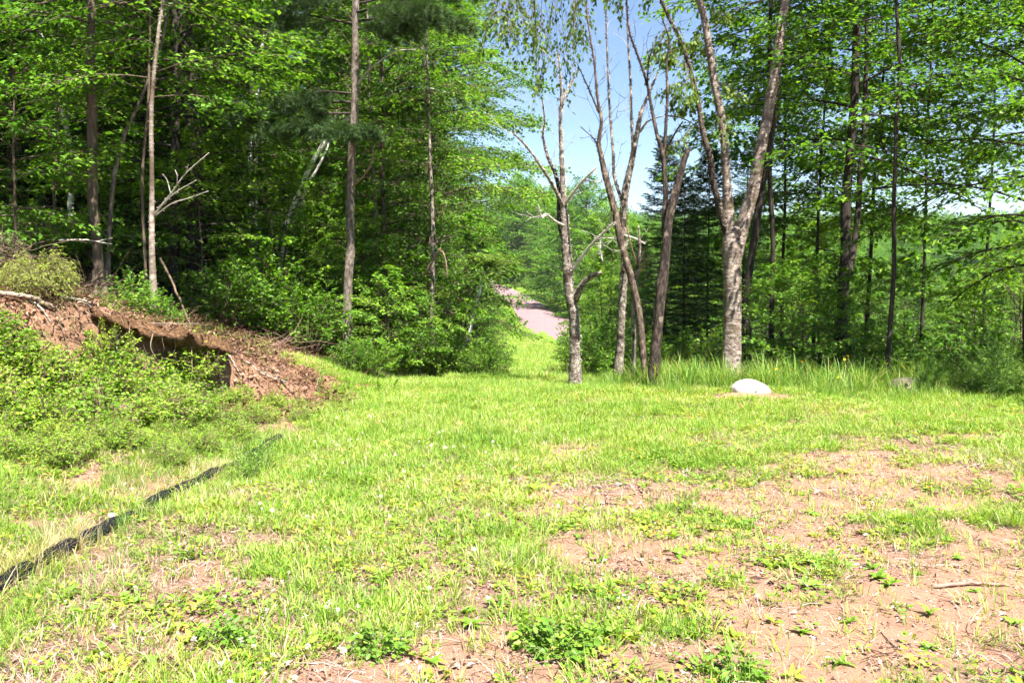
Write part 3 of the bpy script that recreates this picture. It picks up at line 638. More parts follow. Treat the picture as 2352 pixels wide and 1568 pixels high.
traced('dead_tree', 'slender dead tree with tall whip-like leaders against the sky', 11.7, [
    ([(1492, 899), (1480, 844), (1468, 721), (1451, 643), (1427, 557), (1410, 475), (1390, 402), (1381, 361), (1375, 328), (1381, 279), (1373, 230), (1365, 143), (1357, 94), (1349, 33), (1346, -30)], (15, 15, 16, 15, 15, 14, 13, 10, 9, 8, 6, 5, 4, 3, 2), 'trunk', 'browndead'),
    ([(1376, 260), (1349, 197, -.1), (1324, 143, -.3)], (4, 3, 1.5), 'limb', 'darkdead'),
    ([(1376, 340), (1361, 316, .2), (1332, 291, .4)], (3.5, 2.5, 1.3), 'limb', 'darkdead')],
    5, twig=5, twl=.7, flake=70, fmat='browndead')
traced('dead_tree', 'dark dead tree with a thick snapped-off top and thin side leaders', 11.6, [
    ([(1496, 903), (1506, 803), (1513, 721), (1525, 618), (1535, 516), (1545, 463), (1562, 402), (1574, 361), (1581, 342)], (24, 22, 23, 24, 20, 19, 15, 13, 9), 'trunk', 'darkdead'),
    ([(1530, 590), (1527, 510, .12), (1529, 451, .15), (1523, 361, .15), (1508, 307, .15), (1496, 246, .2), (1484, 184, .2), (1463, 123, .2), (1445, 70, .2), (1439, -10, .2)], (15, 13, 12, 10, 8, 7, 6, 5, 4, 3), 'limb', 'darkdead'),
    ([(1524, 365, .15), (1531, 266, .2), (1533, 205, .2), (1531, 143, .25), (1537, 94, .3), (1520, 40, .3)], (9, 7, 6, 5, 4, 2.5), 'limb', 'darkdead'),
    ([(1529, 345, .15), (1550, 307, 0), (1568, 279, -.1)], (5, 4, 3), 'limb', 'darkdead'),
    ([(1534, 266, .2), (1566, 271, 0), (1603, 291, -.1)], (4, 3, 1.5), 'limb', 'darkdead'),
    ([(1487, 200, .2), (1490, 143, .1), (1500, 110, 0)], (4, 3, 1.5), 'limb', 'darkdead')],
    6, twig=4, twl=.5, flake=60, fmat='darkdead')
traced('dead_sapling', 'short reddish dead sapling stub between the dead trunks', 12.3, [
    ([(1453, 880), (1457, 780), (1454, 700), (1463, 627), (1469, 570), (1467, 516)], (10, 9, 10, 8, 7, 3), 'trunk', 'deadwood'),
    ([(1463, 640), (1480, 600, -.2), (1500, 585, -.4)], (4, 3, 2), 'limb', 'redtwig'),
    ([(1464, 610), (1448, 560, -.2), (1440, 520, -.3)], (4, 3, 2), 'limb', 'redtwig')], 7, twig=5, twl=.35)
# the large peeling birch
def birch_crown(rel, org):
    g = np.random.default_rng(77); wd = Acc(); lf = Acc()
    def S_(px, py, dY, ex, ey, eY, n=12, nl=13, hang=.5, r=.012):
        a = np.array(at(px, py, 12.5+dY))-org; b = np.array(at(ex, ey, 12.5+eY))-org; d = b-a; l = np.linalg.norm(d)
        spray(wd, lf, a, d/l, l, r, g, n, nl, .07, .1, tw=.42, flat=.7, lw=.62, start=.2, hang=hang)
    # long boughs above the picture reaching left, with hanging sprays
    for (x0, x1, y0) in ((1600, 1120, -60), (1560, 1180, -110)):
        V, T, Q = tube(catmull(np.array([np.array(at(x0, y0-40, 12.5))-org, np.array(at((x0+x1)/2, y0-70, 12.2))-org, np.array(at(x1, y0-10, 11.9))-org]), 16), np.linspace(.035, .01, 16), 6); wd.add(V, T, Q)
    for k in range(17):
        x = g.uniform(1120, 1325); yb = {0: 60}.get(0)+120*math.exp(-((x-1285)/32)**2)+60*math.exp(-((x-1215)/40)**2)+g.uniform(-40, 30)
        S_(x+g.uniform(-20, 25), -80+g.uniform(-30, 20), g.uniform(-.7, .4), x+g.uniform(-35, 35), yb, g.uniform(-.9, .5), 9, 10, .4, .006)
    for k in range(4):
        x = g.uniform(1330, 1500); S_(x, -90, g.uniform(-.7, .4), x+g.uniform(-20, 20), g.uniform(-60, 20), g.uniform(-.9, .5), 7, 8, .8, .006)
    # sprays on the dark left limb
    for (px, py) in ((1566, 102), (1586, 164), (1575, 130), (1545, 60), (1596, 200), (1603, 230), (1535, 40), (1550, 75), (1610, 270), (1590, 180), (1570, 110)):
        S_(px, py, .1, px+g.uniform(-95, 25), py+g.uniform(0, 75), g.uniform(-.6, .7), 9, 10, .5, .006)
    for (px, py) in ((1629, 115), (1640, 184), (1617, 41), (1610, 10), (1650, 230), (1632, 90)):
        S_(px, py, .1, px+g.uniform(-60, 70), py+g.uniform(-10, 80), g.uniform(-.6, .9), 8, 10, .5, .006)
    # the crown above the picture
    for k in range(42):
        i = g.integers(0, 2); C, ww = rel[1+i]; t = int(len(C)*g.uniform(.78, .99)); az = g.uniform(0, 6.28); e = g.uniform(.1, 1)
        d = np.array([math.cos(az)*math.cos(e), math.sin(az)*math.cos(e), math.sin(e)])
        if d[0] < -.3 and d[2] < .5: continue
        spray(wd, lf, C[t]+np.array([0, 0, 1.0+g.random()*1.5])*0, d, g.uniform(.9, 2.2), .012, g, 12, 12, .06, .2, flat=.5, hang=.2)
    return wd, lf, 'browntwig', 'birchleaf'
traced('birch_tree', 'large forked birch with peeling pinkish bark beside the white boulder', 12.5, [
    ([(1679, 880), (1681, 783), (1683, 700), (1681, 618), (1682, 570), (1687, 525)], (42, 40, 40, 42, 48, 36), 'trunk', 'yellowbirch'),
    ([(1678, 580), (1674, 520), (1672, 472), (1668, 402), (1664, 328), (1654, 254), (1640, 184), (1629, 115), (1617, 41), (1605, -16)], (30, 29, 24, 18, 17, 17, 16, 15, 14, 13), 'limb', 'yellowbirch', 3.0),
    ([(1688, 590), (1705, 520), (1730, 431), (1742, 369), (1754, 308), (1770, 226), (1785, 123), (1797, 41), (1805, -16)], (33, 32, 27, 25, 24, 22, 21, 19, 18), 'limb', 'yellowbirch', 3.0),
    ([(1668, 540), (1654, 484, -.1), (1636, 410, -.15), (1631, 361, -.15), (1615, 307, -.1), (1603, 230, 0), (1586, 164, 0), (1566, 102, 0), (1533, 33, 0), (1505, -30, 0)], (17, 15, 13, 12, 11, 10, 9, 8, 7, 6), 'limb', 'darkdead')],
    8, flake=260, fmat='yellowbirch', leaf=birch_crown)
# left wood: trees one can tell apart
traced('forest_tree', 'straight mossy brown trunk at top of the bank beside pale fir bush', 11.0, [
    ([(228, 655), (223, 562), (215, 480), (213, 410), (211, 246), (209, 102), (212, -35)], (25, 22, 21, 21, 21, 20, 18), 'trunk', 'bark', 5.0)], 21,
    leaf=top_crown(4.2, 10.5, 2.6, 34, 18, 13, .095, 21, 'bark', 'maple'))
traced('forest_tree', 'thin crooked trunk leaning right behind the mossy brown trunk', 12.0, [
    ([(246, 640), (252, 521), (262, 410), (275, 357), (287, 307), (312, 254), (345, 170), (380, 60)], (11, 10, 10, 10, 9, 8, 7, 6), 'trunk', 'pinebark', 4.0)], 22,
    leaf=top_crown(4.0, 9.5, 2.2, 24, 16, 12, .09, 22, 'bark', 'maple'))
traced('birch_tree', 'slim pale birch on the bank with bare forked dead branches', 9.8, [
    ([(353, 700), (349, 541), (349, 451), (347, 287), (351, 205), (357, 135), (367, 49), (375, -12)], (15, 13, 11, 10, 9, 9, 8, 7), 'trunk', 'palebirch', 3.5),
    ([(353, 498), (372, 470, -.1), (394, 443, -.2), (427, 398, -.3), (480, 351, -.4)], (4.6, 4, 3.4, 2.6, 1.4), 'dead_branch', 'greytwig'),
    ([(362, 482, -.05), (402, 443, -.25), (451, 414, -.4)], (3.2, 2.4, 1.3), 'dead_branch', 'greytwig'),
    ([(354, 498), (394, 468, -.25), (435, 455, -.4), (478, 439, -.5)], (3.5, 2.7, 2, 1.2), 'dead_branch', 'greytwig'),
    ([(392, 445, -.2), (384, 415, -.2), (374, 400, -.25)], (2.5, 2, 1.2), 'dead_branch', 'greytwig'),
    ([(406, 428, -.25), (407, 405, -.3), (402, 390, -.3)], (2.5, 2, 1.2), 'dead_branch', 'greytwig'),
    ([(428, 398, -.3), (432, 378, -.3)], (2.2, 1.2), 'dead_branch', 'greytwig')], 23, flake=25, fmat='palebirch',
    leaf=top_crown(3.4, 8.6, 2.0, 26, 14, 11, .075, 23, 'bark', 'sapling'))
traced('forest_tree', 'very thin dark trunk close behind the slim pale birch', 11.0, [
    ([(335, 660), (334, 615), (328, 484), (328, 381), (340, 246), (343, 120), (345, -20)], (8, 7, 7, 7, 6, 6, 5), 'trunk', 'bark', 3.0)], 24,
    leaf=top_crown(4.0, 9, 1.6, 18, 14, 11, .09, 24, 'bark', 'maple'))
def pine_needles(g, leaf, P, D, n=30, ln=.1, w=.0035):
    """tufts of long needles: P tuft centres, D directions"""
    m = len(P); d = np.repeat(D, n, 0)+g.normal(0, .55, (m*n, 3)); d[:, 2] += .15; N = g.normal(0, 1, (m*n, 3))
    p = np.repeat(P, n, 0)+d*ln*.1*g.random((m*n, 1))
    V, F = leaves(p, d, N, ln*g.uniform(.7, 1.1, m*n), w, 0, .08); leaf.add(V, F, None, np.repeat(np.clip(g.normal(.5, .2, m*n), 0, 1), 4))
def pine_bough(wd, lf, g, A, B, r=.022, nl=16, hang=.1, ln=.11, nn=26):
    """bough from A to B carrying side shoots tufted with needles"""
    mid = (A+B)/2+np.array([0, 0, np.linalg.norm(B-A)*.06]); P = catmull(np.array([A, mid, B]), 14); V, T, Q = tube(P, np.linspace(r, .004, 14), 5); wd.add(V, T, Q)
    d = nrm(B-A); l = np.linalg.norm(B-A)
    for k in range(nl):
        s = .18+.82*(k+g.random())/nl; p = P[min(13, int(s*13))]
        dd = rot_h(d[None], np.array([(1 if k % 2 else -1)*g.uniform(.3, 1.1)]))[0]; dd[2] += g.normal(-hang*.3, .15); dd = nrm(dd)
        ll = (.32*l*(1.15-s)+.12)*g.uniform(.7, 1.2); e = p+dd*ll; e[2] -= ll*hang
        V, Q = thin_tubes(p[None], ((p+e)/2)[None], e[None], .005, .0025); wd.add(V, None, Q)
        m = int(6+ll*14); q = np.linspace(.25, 1, m)[:, None]
        pine_needles(g, lf, p+(e-p)*q+g.normal(0, .03, (m, 3)), np.repeat(dd[None], m, 0), nn, ln, .006)
def pine_crown(boughs, Y, seed, z0, z1, R, nb):
    def f(rel, org):
        g = np.random.default_rng(seed); wd = Acc(); lf = Acc(); C, ww = rel[0]; zs = C[:, 2]+org[2]
        for (px, py, qx, qy, dY, hang) in boughs:
            A = np.array(at(px, py, Y))-org; B = np.array(at(qx, qy, Y+dY))-org
            pine_bough(wd, lf, g, A, B, .022, 22, hang)
        az = 0
        for b in range(nb):
            z = z0+(z1-z0)*(b+g.random())/nb; i = int(np.argmin(abs(zs-z))); az += 2.4
            Lb = R*(1-.75*(b/nb))*g.uniform(.7, 1.1); A = C[i]; B = A+np.array([math.cos(az)*Lb, math.sin(az)*Lb, Lb*.12])
            pine_bough(wd, lf, g, A, B, .018, 12, .1, .12, 18)
        return wd, lf, 'darkbark', 'pine'
    return f
traced('pine_tree', 'tall grey-barked pine trunk standing alone at the wood edge', 14.0, [
    ([(800, 845), (797, 726), (801, 623), (805, 541), (804, 451), (808, 349), (814, 246), (816, 143), (816, 61), (817, -40)], (24, 22, 21, 20, 20, 19, 18, 17, 16, 15), 'trunk', 'pinebark', 6.0),
    ([(815, 200), (842, 168, -.2), (863, 148, -.4), (908, 119, -.6), (955, 114, -.8)], (5, 5, 4, 3, 2), 'dead_branch', 'greytwig'),
    ([(807, 430), (830, 410, -.2), (850, 380, -.3), (858, 345, -.4)], (4, 4, 3, 2), 'dead_branch', 'redtwig')], 25, twig=1.5, twl=.6, flake=15, fmat='pinebark',
    leaf=pine_crown([(816, 50, 1085, 55, -.8, .25), (816, 30, 1010, 18, -1.2, .25), (816, 70, 950, 60, -.3, .3), (816, 10, 1100, -10, .4, .25), (814, 55, 560, 45, -.6, .3), (812, 215, 640, 230, -.7, .35), (812, 235, 520, 270, -.3, .35), (811, 260, 600, 300, -.9, .35), (812, 290, 740, 300, -1.0, .3), (815, -20, 640, 10, -.8, .3), (816, 300, 850, 300, -.8, .3)], 14.0, 99, 6.6, 12, 2.6, 16))
traced('pine_tree', 'broad dark pine trunk deep in shade behind the slim birch', 15.0, [
    ([(456, 700), (452, 560), (447, 410), (435, 205), (422, 82), (412, -40)], (50, 46, 42, 40, 38, 36), 'trunk', 'darkbark', 7.0)], 26, twig=2, twl=1.0,
    leaf=pine_crown([(430, 160, 600, 60, -1, .2), (435, 230, 560, 240, -1.2, .3), (425, 100, 300, 60, -.8, .2)], 15.0, 98, 6.5, 13, 3.0, 16))
traced('birch_tree', 'white birch clump forking upward behind the mossy brown trunk', 18.0, [
    ([(166, 640), (162, 480), (164, 361), (152, 290), (144, 242), (139, 156), (131, 131), (102, 94), (88, 61), (75, 0)], (13, 13, 12, 12, 12, 12, 9, 7, 6, 5), 'trunk', 'whitebirch', 3.0),
    ([(139, 160), (139, 111), (136, 60), (140, -10)], (9, 7, 6, 5), 'limb', 'whitebirch'),
    ([(141, 165), (150, 145), (164, 127), (176, 70)], (7, 6, 6, 5), 'limb', 'whitebirch')], 27, leaf=top_crown(5.5, 10, 2, 18, 12, 10, .08, 27, 'bark', 'birchleaf'))
traced('birch_tree', 'slender white birch rising behind the dark pine, leaning left at its top', 18.5, [
    ([(580, 640), (578, 533), (574, 369), (578, 287), (576, 172), (570, 82), (560, -10)], (10, 9, 9, 8, 8, 7, 6), 'trunk', 'whitebirch', 3.0)], 28, leaf=top_crown(6, 10, 1.8, 16, 12, 10, .08, 28, 'bark', 'birchleaf'))
traced('birch_tree', 'slender white birch with kinked upper stem between the two pines', 19.0, [
    ([(588, 600), (586, 420), (590, 260), (593, 176), (603, 102), (611, 53), (601, 0), (598, -40)], (10, 10, 10, 9, 9, 9, 8, 8), 'trunk', 'whitebirch', 3.0)], 29, leaf=top_crown(7, 11, 1.8, 14, 12, 10, .08, 29, 'bark', 'birchleaf'))
def _bent(rel, org):
    g = np.random.default_rng(31); wd = Acc(); lf = Acc(); C, ww = rel[0]
    for k in range(26):
        i = int(len(C)*g.uniform(.45, .99)); az = g.uniform(0, 6.28); d = nrm(np.array([math.cos(az)+.4, math.sin(az)*.8, g.uniform(-.1, .5)]))
        spray(wd, lf, C[i], d, g.uniform(.5, 1.3), .006, g, 10, 10, .075, .3, hang=.2)
    return wd, lf, 'browntwig', 'birchleaf'
traced('birch_tree', 'white birch bent over in an arc behind the grey pine trunk', 16.5, [
    ([(640, 640), (658, 521), (674, 472), (715, 377), (760, 312), (822, 254), (867, 230), (900, 213), (961, 201), (1040, 215)], (11, 11, 11, 11, 11, 10, 9, 8, 6, 3), 'trunk', 'whitebirch')], 30, twig=2, twl=.8,
    leaf=_bent)
traced('birch_tree', 'thinner white birch leaning right just below the arching one', 16.8, [
    ([(650, 640), (666, 537), (699, 443), (732, 381), (755, 330), (775, 250)], (7, 7, 7, 6, 5, 3), 'trunk', 'whitebirch')], 32, twig=2, leaf=top_crown(3.2, 5, 1.2, 10, 10, 9, .08, 33, 'bark', 'birchleaf'))
traced('forest_tree', 'thin grey trunk with a crooked dead branch in the leafy edge', 15.0, [
    ([(993, 800), (992, 705), (994, 603), (994, 500), (990, 400), (985, 280)], (10, 10, 10, 10, 8, 6), 'trunk', 'deadwood', 3.0),
    ([(975, 632), (985, 615, -.1), (994, 599, -.15), (1003, 585, -.2), (1012, 570, -.3)], (4, 6, 7, 6, 4), 'dead_branch', 'redtwig'),
    ([(1008, 574, -.25), (1018, 580, -.35), (1025, 605, -.4), (1028, 640, -.45)], (3, 3, 2.5, 1.5), 'dead_branch', 'redtwig')], 34, twig=1, twl=.6,
    leaf=top_crown(3.2, 9, 1.9, 24, 16, 12, .085, 34, 'bark', 'maple'))
traced('forest_tree', 'pale trunk glimpsed just right of the grey pine', 17.0, [
    ([(868, 800), (866, 660), (862, 560), (862, 480), (856, 380), (850, 250)], (10, 10, 10, 10, 9, 7), 'trunk', 'pinebark', 3.0)], 35, leaf=top_crown(4, 9.5, 2.1, 24, 16, 12, .09, 35, 'bark', 'maple'))
traced('birch_tree', 'short white leaning birch stem low at the path edge', 15.0, [
    ([(1066, 825), (1072, 800), (1084, 738), (1097, 689), (1106, 650), (1112, 610)], (10, 10, 8, 7, 5, 2), 'trunk', 'whitebirch')], 36, twig=1, twl=.5, leaf=top_crown(1.0, 2.0, .9, 22, 12, 10, .075, 37, 'bark', 'birchleaf'))
# right wood
traced('forest_tree', 'dark trunk close behind the large peeling birch', 14.2, [
    ([(1712, 760), (1716, 660), (1734, 541), (1750, 430), (1768, 330), (1785, 200), (1795, 0)], (20, 18, 17, 16, 15, 13, 11), 'trunk', 'darkbark', 4.0)], 41, leaf=top_crown(4.8, 9.5, 2.0, 24, 15, 11, .1, 41, 'darkbark', 'maple'))
traced('forest_tree', 'slim dark trunk right of the peeling birch', 15.2, [
    ([(1772, 800), (1773, 664), (1775, 541), (1770, 451), (1766, 300), (1768, 100), (1772, -30)], (13, 12, 11, 11, 10, 9, 8), 'trunk', 'darkbark', 3.0)], 42, leaf=top_crown(4.2, 9.5, 2.1, 24, 15, 11, .1, 42, 'darkbark', 'maple'))
traced('forest_tree', 'twin dark trunks in the right-hand wood', 15.0, [
    ([(1932, 800), (1937, 681), (1943, 582), (1943, 472), (1955, 330), (1963, 220), (1967, 100), (1969, -30)], (26, 24, 23, 22, 20, 18, 17, 15), 'trunk', 'darkbark', 5.0),
    ([(1945, 640), (1960, 580, .2), (1971, 480, .3), (1976, 400, .3), (1985, 300, .4), (1990, 120, .5), (1992, -30, .5)], (15, 15, 14, 13, 12, 10, 8), 'limb', 'darkbark')], 43, twig=1,
    leaf=top_crown(3.6, 10.5, 2.8, 36, 17, 12, .105, 43, 'darkbark', 'maple'))
traced('forest_tree', 'very slim straight dark trunk rising from the tall grass', 12.0, [
    ([(2036, 875), (2045, 746), (2053, 623), (2053, 480), (2056, 390), (2059, 280), (2066, 164), (2062, 61), (2058, -20)], (12, 11, 10, 10, 9, 9, 8, 8, 7), 'trunk', 'darkbark', 3.0)], 44, twig=1,
    leaf=top_crown(3.2, 8.5, 2.0, 26, 15, 11, .095, 44, 'darkbark', 'maple'))
traced('forest_tree', 'shady low-branched tree at the right edge with drooping dark boughs', 11.6, [
    ([(2368, 880), (2362, 760), (2366, 600), (2376, 400), (2384, 200), (2392, 0)], (26, 24, 22, 20, 18, 16), 'trunk', 'darkbark', 4.0)], 45,
    leaf=top_crown(1.5, 8.0, 2.6, 60, 18, 14, .1, 45, 'darkbark', 'maple', .42))

# ------------------------------------------------------------------ the rest of the wood, tree by tree
PLACED = []
def ok(x, y, d):
    for a, b in PLACED:
        if (a-x)**2+(b-y)**2 < d*d: return False
    PLACED.append((x, y)); return True
def px_of(x, y): return 1176+FPX*x/y
LABEL = {}
GL = 'trees of the dense wood left of the path'; GR = 'trees of the open wood right of the birch'
for (x, y, key, sc) in [(-2.6, 17.5, 'edge', .75), (-2.0, 21, 'edge', .98), (-2.2, 25, 'edge', 1.12), (-2.7, 30, 'edge', 1.25), (-3.9, 36, 'edge', 1.15), (-4.5, 43, 'edge', 1.2), (-5.1, 52, 'edge', 1.2), (-5.2, 63, 'edge', 1.25), (-6.2, 76, 'edge', 1.2), (-6.4, 90, 'edge', 1.15)]:
    PLACED.append((x, y)); place(key, 'forest_tree', 'leafy tree of the row overhanging the left side of the grass path', 'tree', x, y, None, sc, 'trees along the left path edge')
rr = random.Random(5)
for _ in range(900):
    y = rr.uniform(14.5, 58)**1; x = rr.uniform(-.66*y-4.5, -3.4-(.06*max(0, y-20)))
    if y < 17 and x > -4: continue
    if y < 21 and min(abs(px_of(x, y)-q) for q in (145, 165, 580, 600, 670, 700)) < 30: continue
    if not ok(x, y, 1.9+y*.025): continue
    key = rr.choice(['maple_a', 'maple_b', 'maple_c', 'maple_a', 'maple_b', 'birch_a', 'spruce_b', 'maple_b', 'edge'])
    lab, cat = {'birch_a': ('white-stemmed birch among the dense wood behind the earth bank', 'tree'), 'spruce_b': ('dark spruce among the dense wood behind the earth bank', 'tree')}.get(key, ('broadleaf tree in the dense wood behind the earth bank', 'tree'))
    place(key, {'birch_a': 'birch_tree', 'spruce_b': 'spruce_tree'}.get(key, 'forest_tree'), lab, cat, x, y, rr.uniform(0, 6.28), rr.uniform(.8, 1.2), GL)
for _ in range(260):
    y = rr.uniform(12.8, 30); x = rr.uniform(-.64*y-2, -2.6)
    if y < 14.5 and -4.2 < x: continue
    if y < 17 and rr.random() < .6: continue
    if not ok(x, y, 1.05): continue
    place(rr.choice(['understory', 'understory', 'sapling_b', 'bush_b']), 'understory_sapling', 'shaded leafy sapling under the trees behind the earth bank', 'sapling', x, y, rr.uniform(0, 6.28), rr.uniform(.55, 1.0), 'shaded saplings of the left wood')
# spruces behind the dead trees and beside the path
for (px, y, key, sc, lab) in [(1530, 21, 'spruce_a', .8, 'pointed spruce whose tip shows between the dead trunks'), (1625, 19, 'spruce_a', .72, 'dark spruce filling the gap left of the peeling birch'), (1575, 17, 'spruce_a', .55, 'low dark spruce just behind the snapped dead tree'),
                              (1480, 27, 'spruce_a', .62, 'spruce in half shade behind the middle dead trunks'), (1700, 24, 'spruce_b', .62, 'spruce partly hidden behind the peeling birch'), (1112, 24, 'spruce_a', .5, 'small spruce hugging the left edge of the grass path'), (1085, 19.5, 'spruce_a', .42, 'low spruce at the foot of the left wood by the path')]:
    x = (px-1176)/FPX*y; PLACED.append((x, y)); place(key, 'spruce_tree', lab, 'tree', x, y, None, sc)
for (px, y, key, sc, nm, lab, cat) in [
    (885, 13.8, 'sapling_a', .7, 'maple_sapling', 'bright green sapling right of the grey pine trunk base', 'sapling'), (925, 14.2, 'bush_a', .62, 'leafy_bush', 'bright leafy bush at wood edge right of the grey pine', 'bush'),
    (985, 14.8, 'bush_a', .55, 'leafy_bush', 'pale green bush below the thin grey trunk', 'bush'), (1045, 15.4, 'bush_b', .6, 'leafy_bush', 'dark green bush left of the short leaning birch', 'bush'), (1092, 14.4, 'bush_b', .42, 'leafy_bush', 'low rounded bush where the wood meets the grass path', 'bush'),
    (1060, 18, 'sapling_b', 1.0, 'maple_sapling', 'light green sapling behind the short leaning birch', 'sapling'), (860, 16, 'sapling_b', .9, 'maple_sapling', 'tall light green sapling behind the pale trunk', 'sapling'),
    (755, 14.6, 'understory', .5, 'understory_sapling', 'dark sapling left of the grey pine base', 'sapling'), (1065, 26, 'understory', .8, 'understory_sapling', 'leafy sapling leaning over the grass path edge', 'sapling'),
    (700, 13.6, 'bush_b', .8, 'leafy_bush', 'dark bush in shade above the low end of bank', 'bush'), (600, 14, 'bush_b', 1.0, 'leafy_bush', 'wide dark bush in shade behind the eroded bank', 'bush'), (520, 13.2, 'bush_b', .75, 'leafy_bush', 'dark bush near the broad pine trunk', 'bush'),
    (1390, 16.5, 'sapling_b', .62, 'maple_sapling', 'leafy sapling behind the grey dead tree', 'sapling'), (1395, 15, 'bush_a', .85, 'leafy_bush', 'green bush between the dead trunks at the crest', 'bush'), (1352, 21, 'bush_b', .95, 'leafy_bush', 'rounded bush on the right side of the grass path', 'bush'), (1340, 27, 'bush_b', 1.05, 'leafy_bush', 'bush halfway down the right of the grass path', 'bush'),
    (1368, 36, 'understory', .75, 'understory_sapling', 'leafy sapling near the bottom of the grass path', 'sapling'), (1400, 24, 'understory', .95, 'understory_sapling', 'green sapling behind the middle dead tree', 'sapling'), (1440, 18, 'sapling_b', .7, 'maple_sapling', 'thin leafy sapling behind the reddish stub', 'sapling'),
    (1395, 44, 'understory', 1.2, 'understory_sapling', 'broad sapling hiding the road edge', 'sapling'), (1345, 50, 'bush_a', 1.4, 'leafy_bush', 'bush at the near edge of the gravel road', 'bush'),
    (1450, 30, 'understory', 1.0, 'understory_sapling', 'leafy sapling low behind the reddish stub', 'sapling'), (1540, 33, 'understory', 1.1, 'understory_sapling', 'leafy sapling far behind the snapped dead tree', 'sapling'), (1610, 28, 'understory', 1.0, 'understory_sapling', 'leafy sapling behind the dark spruce', 'sapling'), (1480, 14.5, 'bush_b', .6, 'leafy_bush', 'dark bush at the foot of the snapped dead tree', 'bush'), (1600, 14.2, 'bush_b', .7, 'leafy_bush', 'dark bush left of the peeling birch base', 'bush'), (1347, 14, 'bush_a', .6, 'leafy_bush', 'low bush at the foot of the grey dead tree', 'bush'),
    (2250, 15, 'understory', .5, 'understory_sapling', 'dark sapling in the gap above grey boulder', 'sapling'), (2080, 18, 'understory', .75, 'understory_sapling', 'sapling behind the very slim trunk', 'sapling'), (2340, 15, 'understory', .8, 'understory_sapling', 'sapling behind the shady edge tree', 'sapling'),
    (850, 13.3, 'bush_b', .45, 'leafy_bush', 'low bush right of the grey pine at the grass edge', 'bush'), (965, 13.9, 'sapling_a', .55, 'maple_sapling', 'small sapling before the pale green bush', 'sapling'), (1030, 14.2, 'bush_b', .6, 'leafy_bush', 'low sunlit bush at the grass edge left of path', 'bush'), (1078, 13.9, 'sapling_a', .5, 'maple_sapling', 'small sapling in front of short leaning birch', 'sapling'), (1115, 13.6, 'bush_b', .45, 'leafy_bush', 'lowest dark bush at the corner of the path', 'bush'), (810, 13.0, 'bush_b', .4, 'leafy_bush', 'small dark bush at the foot of the grey pine', 'bush'),
    (1760, 13.2, 'sapling_a', .75, 'maple_sapling', 'bright maple sapling right of the peeling birch', 'sapling'), (1830, 13.4, 'sapling_a', .8, 'maple_sapling', 'sunlit yellow-green sapling right of the white boulder', 'sapling'), (1895, 13.4, 'sapling_b', .55, 'maple_sapling', 'leafy sapling below the twin dark trunks', 'sapling'),
    (1960, 13.6, 'understory', .5, 'understory_sapling', 'dark green sapling below and right of the twin trunks', 'sapling'), (2010, 14.5, 'bush_b', 1.0, 'leafy_bush', 'dark bush left of the very slim trunk', 'bush'), (1850, 15.5, 'understory', .7, 'understory_sapling', 'shaded sapling behind the sunlit yellow-green sapling', 'sapling'),
    (2130, 15, 'bush_a', 1.15, 'leafy_bush', 'pale feathery bush right of the very slim trunk', 'bush'), (2200, 14, 'bush_a', 1.0, 'leafy_bush', 'pale bush behind the grey boulder', 'bush'), (2300, 13, 'bush_a', .9, 'leafy_bush', 'pale bush near the right edge behind tall grass', 'bush')]:
    x = (px-1176)/FPX*y; PLACED.append((x, y)); place(key, nm, lab, cat, x, y, None, sc)
for (px, y, key, sc) in [(1800, 20, 'airy', .95), (1870, 17.5, 'airy_b', .9), (1985, 19, 'airy', 1.0), (1890, 25, 'airy', .8), (2115, 16.5, 'airy_high', .85), (2260, 19, 'airy_high', .95), (2420, 16, 'airy_high', .9), (2520, 20, 'airy_high', 1.0)]:
    x = (px-1176)/FPX*y; PLACED.append((x, y)); place(key, 'forest_tree', 'dark-stemmed leafy tree of the open wood right of the birch', 'tree', x, y, None, sc, GR)
for _ in range(70):
    y = rr.uniform(15, 30); x = rr.uniform(.3*y, .44*y)
    if not ok(x, y, 1.4): continue
    place(rr.choice(['understory', 'sapling_b', 'bush_b', 'spruce_a']), 'understory_sapling', 'young growth under the open wood right of the birch', 'sapling', x, y, rr.uniform(0, 6.28), rr.uniform(.4, .75), 'young growth of the right wood')
# trees across the valley and along the road
for _ in range(500):
    y = rr.uniform(34, 150); x = rr.uniform(.02*y, .75*y)
    lx = float(np.interp(y, re_[:, 1], re_[:, 0])) if 43 < y < 150 else 99
    if 43 < y and x < lx+3.2 and y < 140: continue
    if y < 60 and x < 5+.0*y: continue
    if px_of(x-2.6, y) < 1300 and y < 85: continue
    if not ok(x, y, 3.2+y*.012): continue
    pxx = px_of(x, y); lim = 1.6+(.105 if pxx < 1680 else (.07 if pxx < 2020 else .012))*y-Hf(x, y); key = rr.choice(['far_tree', 'far_tree', 'round', 'round', 'far_spruce', 'edge'])
    hh = {'far_tree': 13, 'maple_c': 11, 'spruce_b': 11, 'far_spruce': 13, 'edge': 12, 'round': 10.5}[key]
    sc = min(rr.uniform(.7, 1.05), lim/hh); sc = max(.16, sc)
    nm = 'spruce_tree' if 'spruce' in key else 'forest_tree'
    place(key, nm, 'spruce in the valley below the clearing' if 'spruce' in key else 'leafy tree in the valley below the clearing', 'tree', x, y, rr.uniform(0, 6.28), sc, 'valley spruces' if 'spruce' in key else 'valley trees')
for _ in range(160):
    y = rr.uniform(60, 150); x = rr.uniform(-.62*y, -5.5-(.12*max(0, y-80)) if y < 118 else -16)
    if not ok(x, y, 3.8+y*.01): continue
    place(rr.choice(['far_tree', 'far_tree', 'far_spruce']), 'forest_tree', 'tree on the far slope seen over the left wood', 'tree', x, y, rr.uniform(0, 6.28), rr.uniform(.8, 1.1), 'far slope trees')
x, y = (1270-1176)/FPX*104, 104.0
